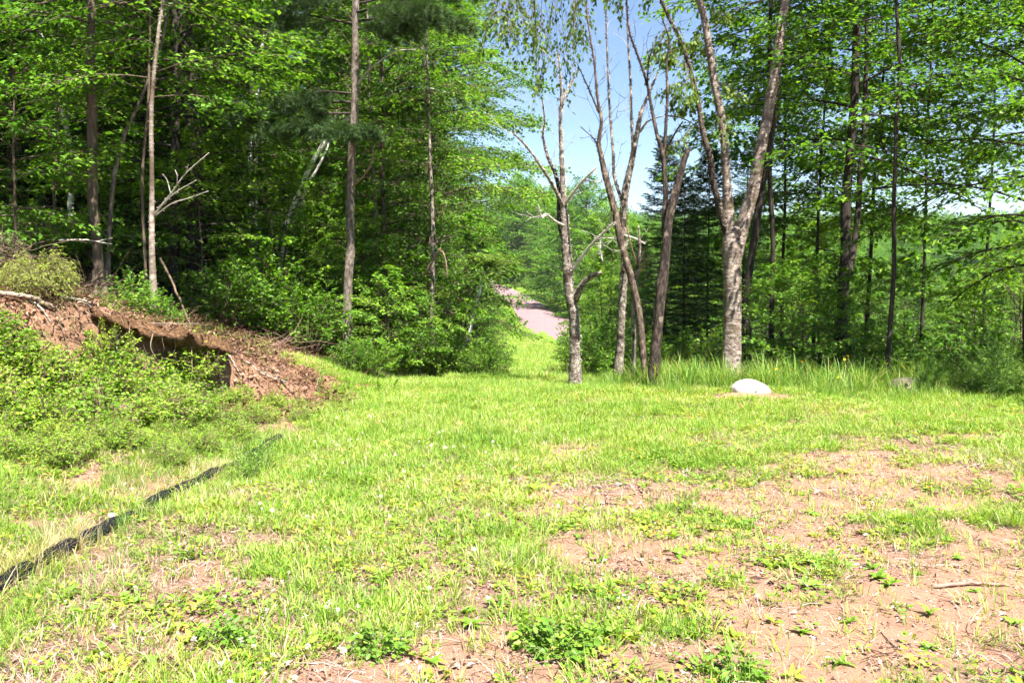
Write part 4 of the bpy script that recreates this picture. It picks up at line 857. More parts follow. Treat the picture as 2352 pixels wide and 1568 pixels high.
place('bush_a', 'leafy_bush', 'rounded bright bush on the far verge of the gravel road', 'bush', x, y, 0, 2.6)
place('bush_a', 'leafy_bush', 'smaller bright bush beyond the rounded one on far verge', 'bush', (1215-1176)/FPX*124, 124, 0, 1.8)
for (px, y, sc, key, lab) in ((1345, 92, 1.71, 'round', 'rounded bright tree right of the gravel road between dead trunks'), (1322, 108, 1.52, 'round', 'bright leafy tree just right of the road bend'), (1392, 84, 1.38, 'round', 'bright rounded tree between the grey and middle dead trees'), (1440, 95, 1.49, 'round', 'bright leafy tree behind the middle dead tree across the valley'), (1490, 88, 1.34, 'round', 'bright leafy tree across the valley left of the spruce tip'), (1560, 98, 1.37, 'round', 'bright leafy tree across the valley behind the snapped trunk'), (1640, 92, 1.34, 'round', 'leafy tree across the valley left of the peeling birch'), (1415, 70, .72, 'round', 'shorter leafy tree in the valley behind the middle dead tree'), (1500, 66, .66, 'round', 'shorter leafy tree in the valley behind the dead leaders'), (1590, 70, .7, 'round', 'shorter leafy tree in the valley beside the spruces')):
    x = (px-1176)/FPX*y; PLACED.append((x, y)); place(key, 'forest_tree', lab, 'tree', x, y, None, sc)
for (px, y, sc) in ((1198, 141, 1.95), (1232, 146, 1.8), (1262, 138, 1.65), (1180, 152, 2.1), (1296, 130, 1.6), (1215, 160, 2.0), (1285, 152, 1.9), (1150, 160, 2.0), (1250, 165, 2.0)):
    x = (px-1176)/FPX*y; PLACED.append((x, y)); place('round', 'forest_tree', '', 'tree', x, y, None, sc, 'trees beyond the road bend')

# ------------------------------------------------------------------ scatter (geometry nodes on stuff objects)
def coll(name, meshes):
    c = bpy.data.collections.new(name)
    for k, me in enumerate(meshes):
        c.objects.link(bpy.data.objects.new('%s_%02d' % (name, k), me))
    return c
def scatter(name, c, P, rot, sc, idx, label, cat):
    me = bpy.data.meshes.new(name); n = len(P); me.vertices.add(n); me.vertices.foreach_set('co', np.asarray(P, np.float32).ravel())
    a = me.attributes.new('rot', 'FLOAT_VECTOR', 'POINT'); a.data.foreach_set('vector', np.asarray(rot, np.float32).ravel())
    a = me.attributes.new('scl', 'FLOAT', 'POINT'); a.data.foreach_set('value', np.asarray(sc, np.float32))
    a = me.attributes.new('idx', 'INT', 'POINT'); a.data.foreach_set('value', np.asarray(idx, np.int32))
    me.update(); o = link(name, me)
    ng = bpy.data.node_groups.new(name+'_scatter', 'GeometryNodeTree')
    ng.interface.new_socket('Geometry', in_out='INPUT', socket_type='NodeSocketGeometry'); ng.interface.new_socket('Geometry', in_out='OUTPUT', socket_type='NodeSocketGeometry')
    N = ng.nodes.new; gi = N('NodeGroupInput'); go = N('NodeGroupOutput'); ip = N('GeometryNodeInstanceOnPoints'); ci = N('GeometryNodeCollectionInfo')
    ci.inputs['Collection'].default_value = c; ci.inputs['Separate Children'].default_value = True; ci.inputs['Reset Children'].default_value = True
    ip.inputs['Pick Instance'].default_value = True
    def na(nm, t):
        q = N('GeometryNodeInputNamedAttribute'); q.data_type = t; q.inputs['Name'].default_value = nm; return q.outputs['Attribute']
    e = N('FunctionNodeEulerToRotation'); l = ng.links.new
    l(gi.outputs[0], ip.inputs['Points']); l(ci.outputs[0], ip.inputs['Instance']); l(na('idx', 'INT'), ip.inputs['Instance Index'])
    l(na('rot', 'FLOAT_VECTOR'), e.inputs[0]); l(e.outputs[0], ip.inputs['Rotation']); l(na('scl', 'FLOAT'), ip.inputs['Scale']); l(ip.outputs[0], go.inputs[0])
    md = o.modifiers.new('scatter', 'NODES'); md.node_group = ng
    tag(o, label, cat, None, 'stuff'); return o
def tuft(seed, n, h, w, spread, lean=.5, mat='grass', dry=.06):
    g = np.random.default_rng(seed); a = Acc(); r = spread*np.sqrt(g.random(n)); t = g.random(n)*2*PI
    P = np.stack([r*np.cos(t), r*np.sin(t), np.full(n, -.01)], -1)
    V, T, Q = blades(P, t+g.normal(0, .9, n), np.abs(g.normal(0, lean, n)), h*g.uniform(.45, 1.15, n), w*g.uniform(.7, 1.3, n), g.uniform(.05, .75, n))
    tn = np.clip(g.normal(.45, .18, n), 0, .9); tn[g.random(n) < dry] = 1
    a.add(V, T, Q, np.repeat(tn, 7)); return a.mesh('tuft', M[mat])
def rosette(seed, n, ln, wd, up=.35, mat='cover', stalk=.0, rad=.0):
    g = np.random.default_rng(seed); a = Acc(); t = np.arange(n)*2.4+g.normal(0, .3, n)
    r = rad*np.sqrt(g.random(n)); P = np.stack([np.cos(t)*r, np.sin(t)*r, stalk*g.uniform(.3, 1, n)], -1)
    D = np.stack([np.cos(t), np.sin(t), up+g.normal(0, .2, n)], -1); N = np.stack([g.normal(0, .35, n), g.normal(0, .35, n), np.ones(n)], -1)
    l_ = ln*g.uniform(.7, 1.25, n); V, F = leaves(P, D, N, l_, wd*l_/ln, .15, .12)
    tn = np.clip(g.normal(.45, .2, n), 0, .9); tn[g.random(n) < .05] = 1
    a.add(V, F, None, np.repeat(tn, 4)); return a.mesh('rosette', M[mat])
def region(n, x0, x1, y0, y1, seed):
    g = np.random.default_rng(seed); y = np.sqrt(g.uniform(y0*y0, y1*y1, n)) if y0 > 0 else g.uniform(y0, y1, n)
    x = g.uniform(-1, 1, n)*(.66*y+.4); m = (x > x0) & (x < x1); return x[m], y[m], g
def put(name, c, x, y, g, smin, smax, nvar, label, cat, tilt=.12, dz=0.0, pick=None, scl=None):
    n = len(x); z = H(x, y)+dz
    rot = np.stack([g.normal(0, tilt, n), g.normal(0, tilt, n), g.uniform(0, 6.28, n)], -1)
    s = g.uniform(smin, smax, n) if scl is None else scl
    return scatter(name, c, np.stack([x, y, z], -1), rot, s, g.integers(0, nvar, n) if pick is None else pick, label, cat)
lush = lambda x, y: np.clip(.36+.2*smooth(5, 9, y)+2.2*(fbm(x*1.6, y*2.0, 81, 5)-.5)+.45*np.exp(-((x+.4)/1.6)**2-((y-8.5)/2.2)**2)+.25*smooth(9, 11.5, y)-1.05*bare(x, y), 0.05, 1)
# meadow grass of the clearing
x, y, g = region(150000, -12, 12, 2.9, 13.2, 101)
sd_ = lipdist(x, y); keep = g.random(len(x)) < lush(x, y)*np.where(sd_ > -.5+1.3*smooth(10.3, 11.8, y), .05, 1)*np.where(y < 6, 1, .9)
keep &= ~((x < -2.3) & (g.random(len(x)) < .35))
x, y = x[keep], y[keep]
cg = coll('grass_tuft', [tuft(200+k, 12, .075+.02*(k % 3), .0042, .035, .6, 'grass', .14) for k in range(6)])
put('grass', cg, x, y, g, .6, 1.35, 6, 'short sunlit yellow-green grass covering the clearing', 'grass')
# longer fine grass in patches, along the black sock and along the crest
x, y, g = region(60000, -12, 12, 3.0, 13.5, 102)
sd_ = lipdist(x, y)
dens = smooth(.56, .74, fbm(x*1.3+7, y*1.3, 91, 3))*.35*(1-bare(x, y))
dens = np.maximum(dens, .75*np.exp(-((x+2.35-.02*(y-4))/.28)**2)*smooth(8.5, 7.5, y)*smooth(.35, .6, fbm(x*2, y*2, 95, 3)))
dens = np.maximum(dens, (.06+.42*smooth(.45, .62, fbm(x*1.8, y*2.5, 93, 3)))*np.exp(-((y-12.0+.12*(x-1))/.5)**2)*smooth(.9, 2.2, x)*(1-np.exp(-((x-3.1)/.35)**2-((y-10.9)/.5)**2))*(1-.8*np.exp(-((x-5.3)/.4)**2-((y-11.0)/.5)**2)))
dens = np.maximum(dens, .42*np.exp(-((x+.7)/1.5)**2-((y-8.3)/2.0)**2)*smooth(.35, .6, fbm(x*1.4, y*1.6, 99, 3)))
dens = np.maximum(dens, .5*np.exp(-((y-12.2)/.5)**2)*smooth(-2, -.5, x))
dens = np.maximum(dens, .6*np.exp(-((x+2.2)/.5)**2-((y-7.6)/.8)**2))
dens = np.maximum(dens, .9*smooth(-2.4, -2.8, x)*smooth(9, 8, y)*smooth(.38, .55, fbm(x*2.5, y*2.5, 97, 3)))
keep = (g.random(len(x)) < dens*np.where(sd_ > -.3, .1, 1)); x, y = x[keep], y[keep]
fr = np.exp(-((y-11.9+.12*(x-1))/.7)**2)*smooth(.9, 2.2, x)
ct = coll('tall_tuft', [tuft(220+k, 11, .30, .0045, .04, .22, 'tallgrass', .1) for k in range(5)])
put('tall_grass', ct, x, y, g, .5, 1.0, 5, 'longer fine grass along the crest and the black sock', 'grass', .08, scl=(.45+1.15*fr*(.4+1.2*fbm(x*2.2, y*2.2, 94, 3)))*g.uniform(.7, 1.25, len(x)))
# matted dry straw between the living tufts
x, y, g = region(52000, -12, 12, 2.9, 12.5, 112); sd_ = lipdist(x, y); keep = (sd_ < -.5) & (g.random(len(x)) < (.12+.75*smooth(.45, .68, fbm(x*1.9, y*2.4, 117, 4)))*(1-.6*bare(x, y))*smooth(12.5, 8, y)*.8); x, y = x[keep], y[keep]
cs_ = coll('straw_mat', [tuft(280+k, 13, .085, .0028, .06, 1.35, 'straw', 0) for k in range(4)])
put('dry_straw', cs_, x, y, g, .6, 1.3, 4, 'matted dry straw lying between the grass tufts', 'straw', .15)
# low leafy ground cover
x, y, g = region(60000, -12, 12, 2.9, 13, 103)
sd_ = lipdist(x, y); dens = (.25+.75*smooth(.42, .62, fbm(x*1.5-4, y*1.5, 111, 4)))*np.clip(1.0-.95*bare(x, y), 0, 1)
keep = g.random(len(x)) < dens*np.where(sd_ > -.35, .12, 1)*.5; x, y = x[keep], y[keep]
cc = coll('cover_leaf', [rosette(240, 10, .035, .024, .3, 'cover', .03, .03), rosette(241, 12, .028, .022, .25, 'cover', .035, .04), rosette(242, 7, .055, .026, .45, 'cover', .01, .01), rosette(243, 14, .024, .02, .2, 'cover', .03, .05), rosette(244, 8, .045, .02, .7, 'cover', .05, .02)])
put('ground_cover', cc, x, y, g, .5, 1.15, 5, 'low leafy clover and weeds between the grass', 'ground cover')
# grass down the path and on the verges
g = np.random.default_rng(104); n = 60000; y = 13+g.random(n)**1.4*110; x = g.uniform(-1, 1, n)*(1.2+.045*y)+.6+.015*y
xl = np.interp(y, le[:, 1], le[:, 0]); xr = np.interp(y, re_[:, 1], re_[:, 0])
keep = ~((y > 40) & (x > xl-.1) & (x < xr+.2)) & (x < np.where(y > 55, 99, 2.2+.06*(y-13))) & (g.random(n) < .3+.9*smooth(.3, .55, fbm(x*1.1, y*.6, 121, 3)))
x, y = x[keep], y[keep]
put('path_grass', cg, x, y, g, 1.2, 2.4, 6, 'grass of the mown track dropping towards the road', 'grass', .12, scl=(1.3+.02*y)*g.uniform(.7, 1.3, len(x)))
# dead leaves, chips and twigs lying about
def litter_set():
    out = []
    for k in range(4):
        g = np.random.default_rng(300+k); n = 9; P = np.stack([g.normal(0, .05, n), g.normal(0, .05, n), g.uniform(.003, .012, n)], -1)
        a = g.random(n)*6.28; D = np.stack([np.cos(a), np.sin(a), g.normal(0, .2, n)], -1); N = np.stack([g.normal(0, .4, n), g.normal(0, .4, n), np.ones(n)], -1)
        V, F = leaves(P, D, N, g.uniform(.015, .045, n), g.uniform(.006, .024, n), .25, .25); A = Acc(); A.add(V, F, None, np.repeat(g.random(n), 4)); out.append(A.mesh('litter', M['litter']))
    for k in range(3):
        g = np.random.default_rng(310+k); A = Acc()
        for q in range(5):
            a = g.random()*6.28; l = g.uniform(.04, .13); p = np.array([g.normal(0, .05), g.normal(0, .05), .004]); d = np.array([math.cos(a), math.sin(a), g.normal(0, .05)])
            V, Q = thin_tubes(p[None], (p+d*l*.5+g.normal(0, .006, 3))[None], (p+d*l)[None], g.uniform(.0012, .003), .001); A.add(V, None, Q, g.random())
        out.append(A.mesh('twiglets', M['litter']))
    return out
cl = coll('litter', litter_set())
x, y, g = region(110000, -12, 12, 2.9, 12.5, 105); sd_ = lipdist(x, y); b = bare(x, y)
clump = smooth(.45, .68, fbm(x*2.2, y*2.8, 131, 4))
keep = g.random(len(x)) < (np.where(b > .55, .1+.65*clump, .4+.45*clump)*smooth(11, 5, y)+.1)*np.where(sd_ > -.8, 1, 1)*.8; x, y = x[keep], y[keep]
put('leaf_litter', cl, x, y, g, .5, 1.25, 7, 'dry leaf bits, wood chips and twigs on the sand', 'litter', .1, pick=np.where(g.random(len(x)) < .5, g.integers(4, 7, len(x)), g.integers(0, 4, len(x))), scl=np.clip(.42*np.exp(g.normal(0, .5, len(x))), .15, 1.5))
# litter and debris on the eroded bank and the forest floor behind
cd = coll('bank_litter', [(lambda A: A)(me) for me in litter_set()])
for me in [o.data for o in cd.objects]: me.materials[0] = M['darklitter']
g = np.random.default_rng(106); n = 60000; x = g.uniform(-14, 0, n); y = g.uniform(4, 18, n); sd_ = lipdist(x, y)
keep = (sd_ > -1.0+2.0*smooth(10.2, 11.6, y)) & (g.random(n) < np.where(sd_ < .5, .9, .25)); x, y = x[keep], y[keep]
put('bank_litter', cd, x, y, g, .8, 2.2, 7, 'brown leaves and twigs strewn over the eroded bank', 'litter', .35)
# clods of soil and ragged turf on the eroded bank
def clod(seed):
    g = np.random.default_rng(seed); V, T, Q = tube(np.array([[0, 0, -.5], [0, 0, -.15], [0, 0, .25], [0, 0, .5]]), [.5, .95, .8, .35], 7); V = V*np.array([1, g.uniform(.6, .9), .7])*.03+g.normal(0, .004, V.shape); a = Acc(); a.add(V, T, Q); return a.mesh('clod', M['clodsoil'])
g = np.random.default_rng(109); n = 9000; x = g.uniform(-10, -1.8, n); y = g.uniform(3, 12, n); sd_ = lipdist(x, y); keep = (sd_ > -1.0) & (sd_ < .12) & (g.random(n) < .75*smooth(.3, .6, fbm(x*2, y*2, 141, 3))); x, y = x[keep], y[keep]
put('soil_clods', coll('clod', [clod(420+k) for k in range(4)]), x, y, g, .3, 1.8, 4, 'crumbling red-brown soil clods on the eroded bank', 'soil', .5, 0, None, np.clip(.55*np.exp(g.normal(0, .6, len(x))), .2, 2.6))
n = 2600; x = g.uniform(-10, -1.8, n); y = g.uniform(3, 12, n); sd_ = lipdist(x, y); keep = (sd_ > -.06) & (sd_ < .45) & (g.random(n) < .7*smooth(.42, .62, fbm(x*1.7, y*1.7, 143, 3))); x, y = x[keep], y[keep]
put('bank_turf', ct, x, y, g, .3, .7, 5, 'ragged grass tufts along the lip of the bank', 'grass', .35)
# pebbles
def pebble_mesh(seed):
    g = np.random.default_rng(seed); V, T, Q = tube(np.array([[0, 0, -.4], [0, 0, -.1], [0, 0, .25], [0, 0, .42]]), [.5, .9, .75, .3], 6); V = V*np.array([1, g.uniform(.6, .9), .6])*.01+g.normal(0, .0012, V.shape); a = Acc(); a.add(V, T, Q); return a.mesh('pebble', M['pebble'], True)
x, y, g = region(5000, -12, 12, 2.9, 9, 107); keep = g.random(len(x)) < .15+.7*bare(x, y); x, y = x[keep], y[keep]
put('pebbles', coll('pebble', [pebble_mesh(400+k) for k in range(3)]), x, y, g, .25, 1.1, 3, 'small pebbles in the bare sand', 'pebbles', .3, .002)
# far woods on the hills
g = np.random.default_rng(108); n = 2600; y = g.uniform(150, 420, n); x = g.uniform(-1, 1, n)*(.78*y+20)
keep = np.ones(len(x), bool); x, y = x[keep], y[keep]
lowp = [PROTO['far_tree'][1], PROTO['far_spruce'][1]]
put('far_woods', coll('far_tree_crown', lowp), x, y, g, .75, 1.1, 2, 'hazy wooded hillside closing the valley', 'woods', .03, 0, (g.random(len(x)) < .08).astype(int))

# ------------------------------------------------------------------ things on the slope and in the clearing
def along(px, py, Y): # ground point under a pixel column at distance Y
    x = (px-1176)/FPX*Y; return np.array([x, Y, Hf(x, Y)])
rb = random.Random(3); BR = []
for px in range(-80, 455, 34):
    top = float(np.interp(px, [-80, 0, 100, 200, 235, 270, 305, 350, 400, 440, 460], [705, 750, 808, 840, 795, 760, 815, 845, 865, 915, 940]))
    py = top+75
    while py < (1050 if px > 120 else 1010):
        BR.append((px+rb.uniform(-14, 14), py+rb.uniform(-10, 10))); py += rb.uniform(42, 62)
for (a_, b_, n_) in ((455, 925, 5), (520, 940, 5), (590, 955, 5), (660, 960, 4), (490, 985, 5), (560, 1000, 4)):
    for q in range(n_): BR.append((a_+rb.uniform(-40, 40), b_+rb.uniform(-22, 22)))
for k in range(34): BR.append((rb.uniform(-60, 500), rb.uniform(1000, 1110)))
BR = [b for b in BR if b[1] < 1075+.0*b[0] ]
for k, (px, py) in enumerate(BR):
    p = gnd(px, py); place('bramble_a' if k % 2 else 'bramble_b', 'bramble_bush', '', 'bush', p.x, p.y, None, rb.choice([.4, .5, .55, .65, .75]) if py < 1000 and px < 440 else rb.uniform(.16, .36), 'brambles on the slope below the eroded bank')
proto('goldenrod', gen_shrub(50, .75, .3, 22, 10, 12, .055, .16, .1, .8, 0, .004), 'greenstem', 'tallgrass')
proto('stemweed', gen_shrub(51, .36, .13, 6, 8, 5, .035, .3, .1, .8, 0, .003), 'greenstem', 'weed')
for (px, Y, sc, lab) in ((2290, 10.6, .9, 'tall feathery goldenrod clump at the right edge of the crest'), (2235, 10.9, .65, 'lower feathery weed clump left of the tall goldenrod'), (2345, 10.8, .75, 'feathery weed clump at the picture edge beside the tall goldenrod'), (2150, 10.9, .55, 'small feathery weed clump in front of grey boulder')):
    p = along(px, 0, Y); place('goldenrod', 'goldenrod', lab, 'weed', p[0], p[1], None, sc)
for (px, Y, sc, lab) in ((568, 6.5, 1.0, 'dark upright weed with bare stems beside end of black sock'), (600, 6.9, .8, 'smaller upright weed behind the dark one by the sock')):
    p = along(px, 0, Y); place('stemweed', 'upright_weed', lab, 'weed', p[0], p[1], None, sc)
p = along(95, 0, 8.3); place('fir_small', 'fir_bush', 'pale yellow-green fir bush on top of the bank below the dead brush', 'bush', p[0], p[1], None, .72)
p = along(60, 0, 8.8); place('fir_small', 'fir_bush', 'second pale fir bush half hidden at the bank top edge', 'bush', p[0], p[1], None, .6)
for (px, Y, sc, lab) in ((310, 9.4, .45, 'light green sapling clump at the foot of the slim pale birch'), (375, 9.6, .3, 'small leafy shoot right of the slim pale birch')):
    p = along(px, 0, Y); place('bush_a', 'leafy_bush', lab, 'bush', p[0], p[1], None, sc)
for (px, Y, key, sc, lab) in ((40, 10.5, 'sapling_b', .95, 'light green sapling at the left edge above the bank'), (130, 12.0, 'sapling_b', 1.1, 'light green sapling left of the mossy brown trunk')):
    p = along(px, 0, Y); place(key, 'maple_sapling', lab, 'sapling', p[0], p[1], None, sc)

def rock(name, label, c, r, mat, seed, sink):
    n, m = 26, 16; g = np.random.default_rng(seed); A = np.linspace(0, 2*PI, n, endpoint=False)[None]; B = np.linspace(-1, 1, m)[:, None]*PI/2
    d = np.stack([np.cos(B)*np.cos(A), np.cos(B)*np.sin(A), np.sin(B)+0*A], -1)
    e = np.sign(d)*np.abs(d)**.8
    f = 1+.09*(fbm(d[..., 0]*1.3+seed, d[..., 1]*1.3+d[..., 2]*1.1, seed, 3)-.5)*2
    V = (e*f[..., None]*np.array(r)); V[..., 0] += V[..., 2]*(-.25)
    V = V.reshape(-1, 3); i = np.arange(m-1)[:, None]*n; j = np.arange(n)[None]; j2 = (j+1) % n
    Q = np.stack([i+j, i+j2, i+n+j2, i+n+j], -1).reshape(-1, 4)
    a = Acc(); a.add(V, None, Q); o = link(name, a.mesh(name, M[mat], True), None, (c[0], c[1], Hf(c[0], c[1])-sink)); return tag(o, label, 'rock')
rock('boulder', 'white rounded boulder half buried beside the peeling birch', (3.1, 10.95), (.25, .22, .185), 'boulder', 5, .05)
rock('boulder', 'low grey-brown boulder half hidden in grass right of the slim trunk', (5.35, 11.2), (.35, .26, .24), 'greyrock', 9, .07)
p = gnd(260, 1190); rock('stone', 'small white stone lying just above the black sock', (p.x, p.y), (.03, .026, .022), 'boulder', 3, -.005)
p = gnd(1430, 1375); rock('stone', 'small flat white stone among the grass in front', (p.x, p.y), (.035, .025, .012), 'boulder', 4, -.004)
p = gnd(2075, 985); rock('stone', 'small pale stone in the short grass below the grey boulder', (p.x, p.y), (.03, .025, .015), 'boulder', 6, -.004)

# black filter sock along the toe of the slope
sp = [gnd(*q) for q in ((-90, 1420), (-20, 1372), (60, 1325), (150, 1272), (240, 1228), (340, 1172), (400, 1138), (500, 1092), (545, 1075), (590, 1045), (640, 1012))]
C = catmull(np.array([np.array(q)+np.array([0, 0, .028]) for q in sp]), 160)
C[:, 2] = H(C[:, 0], C[:, 1])+.02-.05*smooth(.6, .74, fbm(np.arange(160)*.17, np.zeros(160)+2, 18, 2))+.018*(fbm(np.arange(160)*.11, np.zeros(160), 8, 3)-.5); C[:, 0] += .03*(fbm(np.arange(160)*.08, np.ones(160), 9, 3)-.5)
rad = .048*(1+.35*(fbm(np.arange(160)*.22, np.zeros(160)+4, 12, 3)-.5))
V, T, Q = tube(C-C[0], rad, 16, .1, 3, True, 9); V[:, 2] = V[:, 2]
a = Acc(); a.add(V, T, Q); o = link('filter_sock', a.mesh('filter_sock', M['sock'], True), None, tuple(C[0])); tag(o, 'long black mesh filter sock lying along the foot of the slope', 'erosion sock')
g = np.random.default_rng(150); ii = g.integers(0, 159, 420); xx = C[ii, 0]+g.normal(-.05, .07, 420); yy = C[ii, 1]+g.normal(0, .08, 420)
kk = smooth(.45, .6, fbm(yy*1.6, yy*0, 77, 2)) > g.random(420)*.9
cdry = coll('dry_tuft', [tuft(270+k, 16, .17, .003, .03, .75, 'grass', 1.0) for k in range(3)])
put('dry_grass', cdry, xx[kk], yy[kk], g, .6, 1.1, 3, 'straw-coloured dry grass drooping over the black sock', 'grass', .25)
# overhanging root mat at the lip of the bank
LS = np.array([(-4.12, 8.36), (-3.9, 8.6), (-3.6, 8.95), (-3.4, 9.25), (-3.22, 9.55)]); lp = catmull(LS, 46); tl = nrm(np.gradient(lp, axis=0)); nl = np.stack([-tl[:, 1], tl[:, 0]], -1)
u = np.linspace(0, 1, 46); fade = np.minimum(1, np.minimum(u*3.5, (1-u)*9)**.6)*(.6+.4*u)
sec = [(.45, -.02), (.2, .02), (-.02, .03), (-.2, .0), (-.3, -.05), (-.34, -.11), (-.28, -.15), (-.15, -.16), (.02, -.18), (.25, -.25)]
Vs = []
for k, (s_, z_) in enumerate(sec):
    s2 = np.where(s_ < 0, s_*fade*(1+1.1*(fbm(u*10, u*0+k*.3, 33, 4)-.5)*2), s_); q = lp+nl*s2[:, None]
    Vs.append(np.stack([q[:, 0], q[:, 1], floorF(lp[:, 0]+nl[:, 0]*.15, lp[:, 1]+nl[:, 1]*.15)+.12+z_*(.4+.6*fade)+.2*(fbm(u*11+k*.4, u*0+k*.7, 34, 4)-.5)-.05], -1))
Vs = np.stack(Vs, 1).reshape(-1, 3); K = len(sec); i = np.arange(45)[:, None]*K+np.arange(K-1)[None]
org = np.array([-3.6, 8.95, 0]); a = Acc(); a.add(Vs-org, None, np.stack([i, i+1, i+K+1, i+K], -1).reshape(-1, 4))
om = thing('root_mat', 'overhanging brown mat of roots and needles at the bank lip', 'root mat', tuple(org)); link('mat', a.mesh('mat', M['duff'], True), om)
g = np.random.default_rng(160)
for k in range(26):
    t = g.integers(3, 43); s_ = -g.uniform(.1, .36)*fade[t]; p = np.array([*(lp[t]+nl[t]*s_), float(floorF(lp[t][0], lp[t][1]))+.02]); l = g.uniform(.08, .45)
    d = np.array([g.normal(.1, .25), g.normal(-.1, .25), -1]); q = p+d*l*.5+g.normal(0, .03, 3); e = q+d*l*.5+g.normal(0, .05, 3)
    V, T, Q = tube(catmull(np.array([p, q, e])-org, 7), np.linspace(g.uniform(.003, .009), .0015, 7), 5); a = Acc(); a.add(V, T, Q); link('root', a.mesh('root', M['browntwig'], True), om)
# logs, sticks and dead brush
def stick(name, label, pts, r0, r1, mat, seed, cat='stick', k=7, side=0):
    P = catmull(np.array([np.array(q) for q in pts]), 16); P = P+np.random.default_rng(seed).normal(0, r0*.25, P.shape); V, T, Q = tube(P-P[0], np.linspace(r0, r1, 16), k, .12, seed); a = Acc(); a.add(V, T, Q)
    if side:
        gg = np.random.default_rng(seed+1); A_ = []; B_ = []; C_ = []
        for q in range(side):
            i_ = gg.integers(3, 15); d = nrm(P[-1]-P[0])*.7+gg.normal(0, .5, 3); l = np.linalg.norm(P[-1]-P[0])*gg.uniform(.15, .4); A_.append(P[i_]-P[0]); B_.append(P[i_]-P[0]+d*l*.5+gg.normal(0, .02, 3)); C_.append(P[i_]-P[0]+d*l)
        V, Q = thin_tubes(np.array(A_), np.array(B_), np.array(C_), r1*.9, r1*.4, 4); a.add(V, None, Q)
    o = link(name, a.mesh(name, M[mat], True), None, tuple(P[0])); return tag(o, label, cat)
def lie(px, Y, up): q = along(px, 0, Y); q[2] += up; return q
stick('log', 'bare pale log lying along the top of the bank', [lie(-60, 7.75, .06), lie(0, 7.85, .06), lie(70, 8.0, .06), lie(128, 8.15, .06)], .026, .02, 'log', 1, 'log', 10)
stick('fallen_branch', 'dead branch leaning down the dark slope behind the root mat', [along(372, 0, 11.5)+np.array([0, 0, .75]), along(400, 0, 11.3)+np.array([0, 0, .45]), along(436, 0, 11.0)+np.array([0, 0, .02])], .018, .012, 'browntwig', 2, 'branch', 8)
stick('fallen_branch', 'thin pale branch lying level across the mossy brown trunk', [along(140, 0, 10.4)+np.array([0, 0, .62]), along(200, 0, 10.6)+np.array([0, 0, .72]), along(262, 0, 10.8)+np.array([0, 0, .75])], .012, .007, 'greytwig', 3, 'branch', 6, 3)
g0 = gnd(268, 848); g1 = gnd(280, 912); stick('stick', 'short white stick on the bramble slope', [np.array(g0)+np.array([0, 0, .3]), (np.array(g0)+np.array(g1))/2+np.array([0, 0, .24]), np.array(g1)+np.array([0, 0, .2])], .014, .01, 'greytwig', 4)
def gs(px, py, up): q = np.array(gnd(px, py)); q[2] += up; return q
for (a_, b_, r, m_, lab) in [((2140, 1356), (2318, 1350), .011, 'redtwig', 'long thin pinkish stick lying on the sand at right'), ((2021, 1192), (2062, 1172), .006, 'greytwig', 'short pale stick lying in the middle of the sand'), ((1711, 1192), (1809, 1172), .007, 'redtwig', 'crooked thin twig on the sand left of centre patch'), ((1372, 1163), (1424, 1167), .006, 'darkdead', 'short dark twig on the small bare patch'), ((1715, 938), (1728, 925), .008, 'darkdead', 'short dark stick poking up before the white boulder'),
                          ((1800, 955), (1860, 945), .006, 'greytwig', 'pale twig lying in grass right of the white boulder'), ((750, 1268), (775, 1255), .006, 'greytwig', 'short pale straw lying in the grass left of centre'), ((2195, 1080), (2262, 1072), .006, 'log', 'thin pale stick lying in grass at far right')]:
    A_ = gs(*a_, r*.8); B_ = gs(*b_, r*.8+(.05 if 'poking' in lab else 0)); stick('stick', lab, [A_, (A_+B_)/2+np.array([.0, .02, .006]), B_], r, r*.6, m_, int(a_[0]), 'stick', 6, 2)
# roots and sticks strewn down the eroded bank
g = np.random.default_rng(170); bank_p = [(60, 700, 120, 760), (130, 740, 160, 830), (30, 680, 110, 735), (200, 720, 240, 800), (250, 700, 330, 760), (330, 745, 362, 830), (520, 800, 640, 860), (540, 810, 700, 890), (560, 830, 660, 885), (600, 850, 720, 905), (140, 690, 230, 725), (90, 790, 150, 830), (420, 830, 452, 862), (640, 880, 740, 930), (5, 730, 70, 790), (160, 780, 235, 800), (500, 820, 560, 900)]
NTH = ['first', 'second', 'third', 'fourth', 'fifth', 'sixth', 'seventh', 'eighth', 'ninth', 'tenth', 'eleventh', 'twelfth', 'thirteenth', 'fourteenth', 'fifteenth', 'sixteenth', 'seventeenth', 'eighteenth', 'nineteenth', 'twentieth', 'twenty-first', 'twenty-second', 'twenty-third', 'twenty-fourth', 'twenty-fifth', 'twenty-sixth', 'twenty-seventh', 'twenty-eighth', 'twenty-ninth', 'thirtieth', 'thirty-first', 'thirty-second', 'thirty-third', 'thirty-fourth', 'thirty-fifth', 'thirty-sixth', 'thirty-seventh', 'thirty-eighth', 'thirty-ninth', 'fortieth']
for k, (x0, y0, x1, y1) in enumerate(sorted(bank_p)):
    A_ = gs(x0, y0, .02); B_ = gs(x1, y1, .02)
    if np.linalg.norm(A_-B_) > 2.2: B_ = A_+(B_-A_)/np.linalg.norm(A_-B_)*1.2; B_[2] = Hf(B_[0], B_[1])+.02
    mid = (A_+B_)/2; mid[2] = Hf(mid[0], mid[1])+.04
    stick('bank_root', '%s from the left of bare roots lying down the eroded bank face' % NTH[k], [A_, mid, B_], g.uniform(.007, .016), .004, ['redtwig', 'browntwig', 'greytwig'][k % 3], 500+k, 'root', 6, 3)
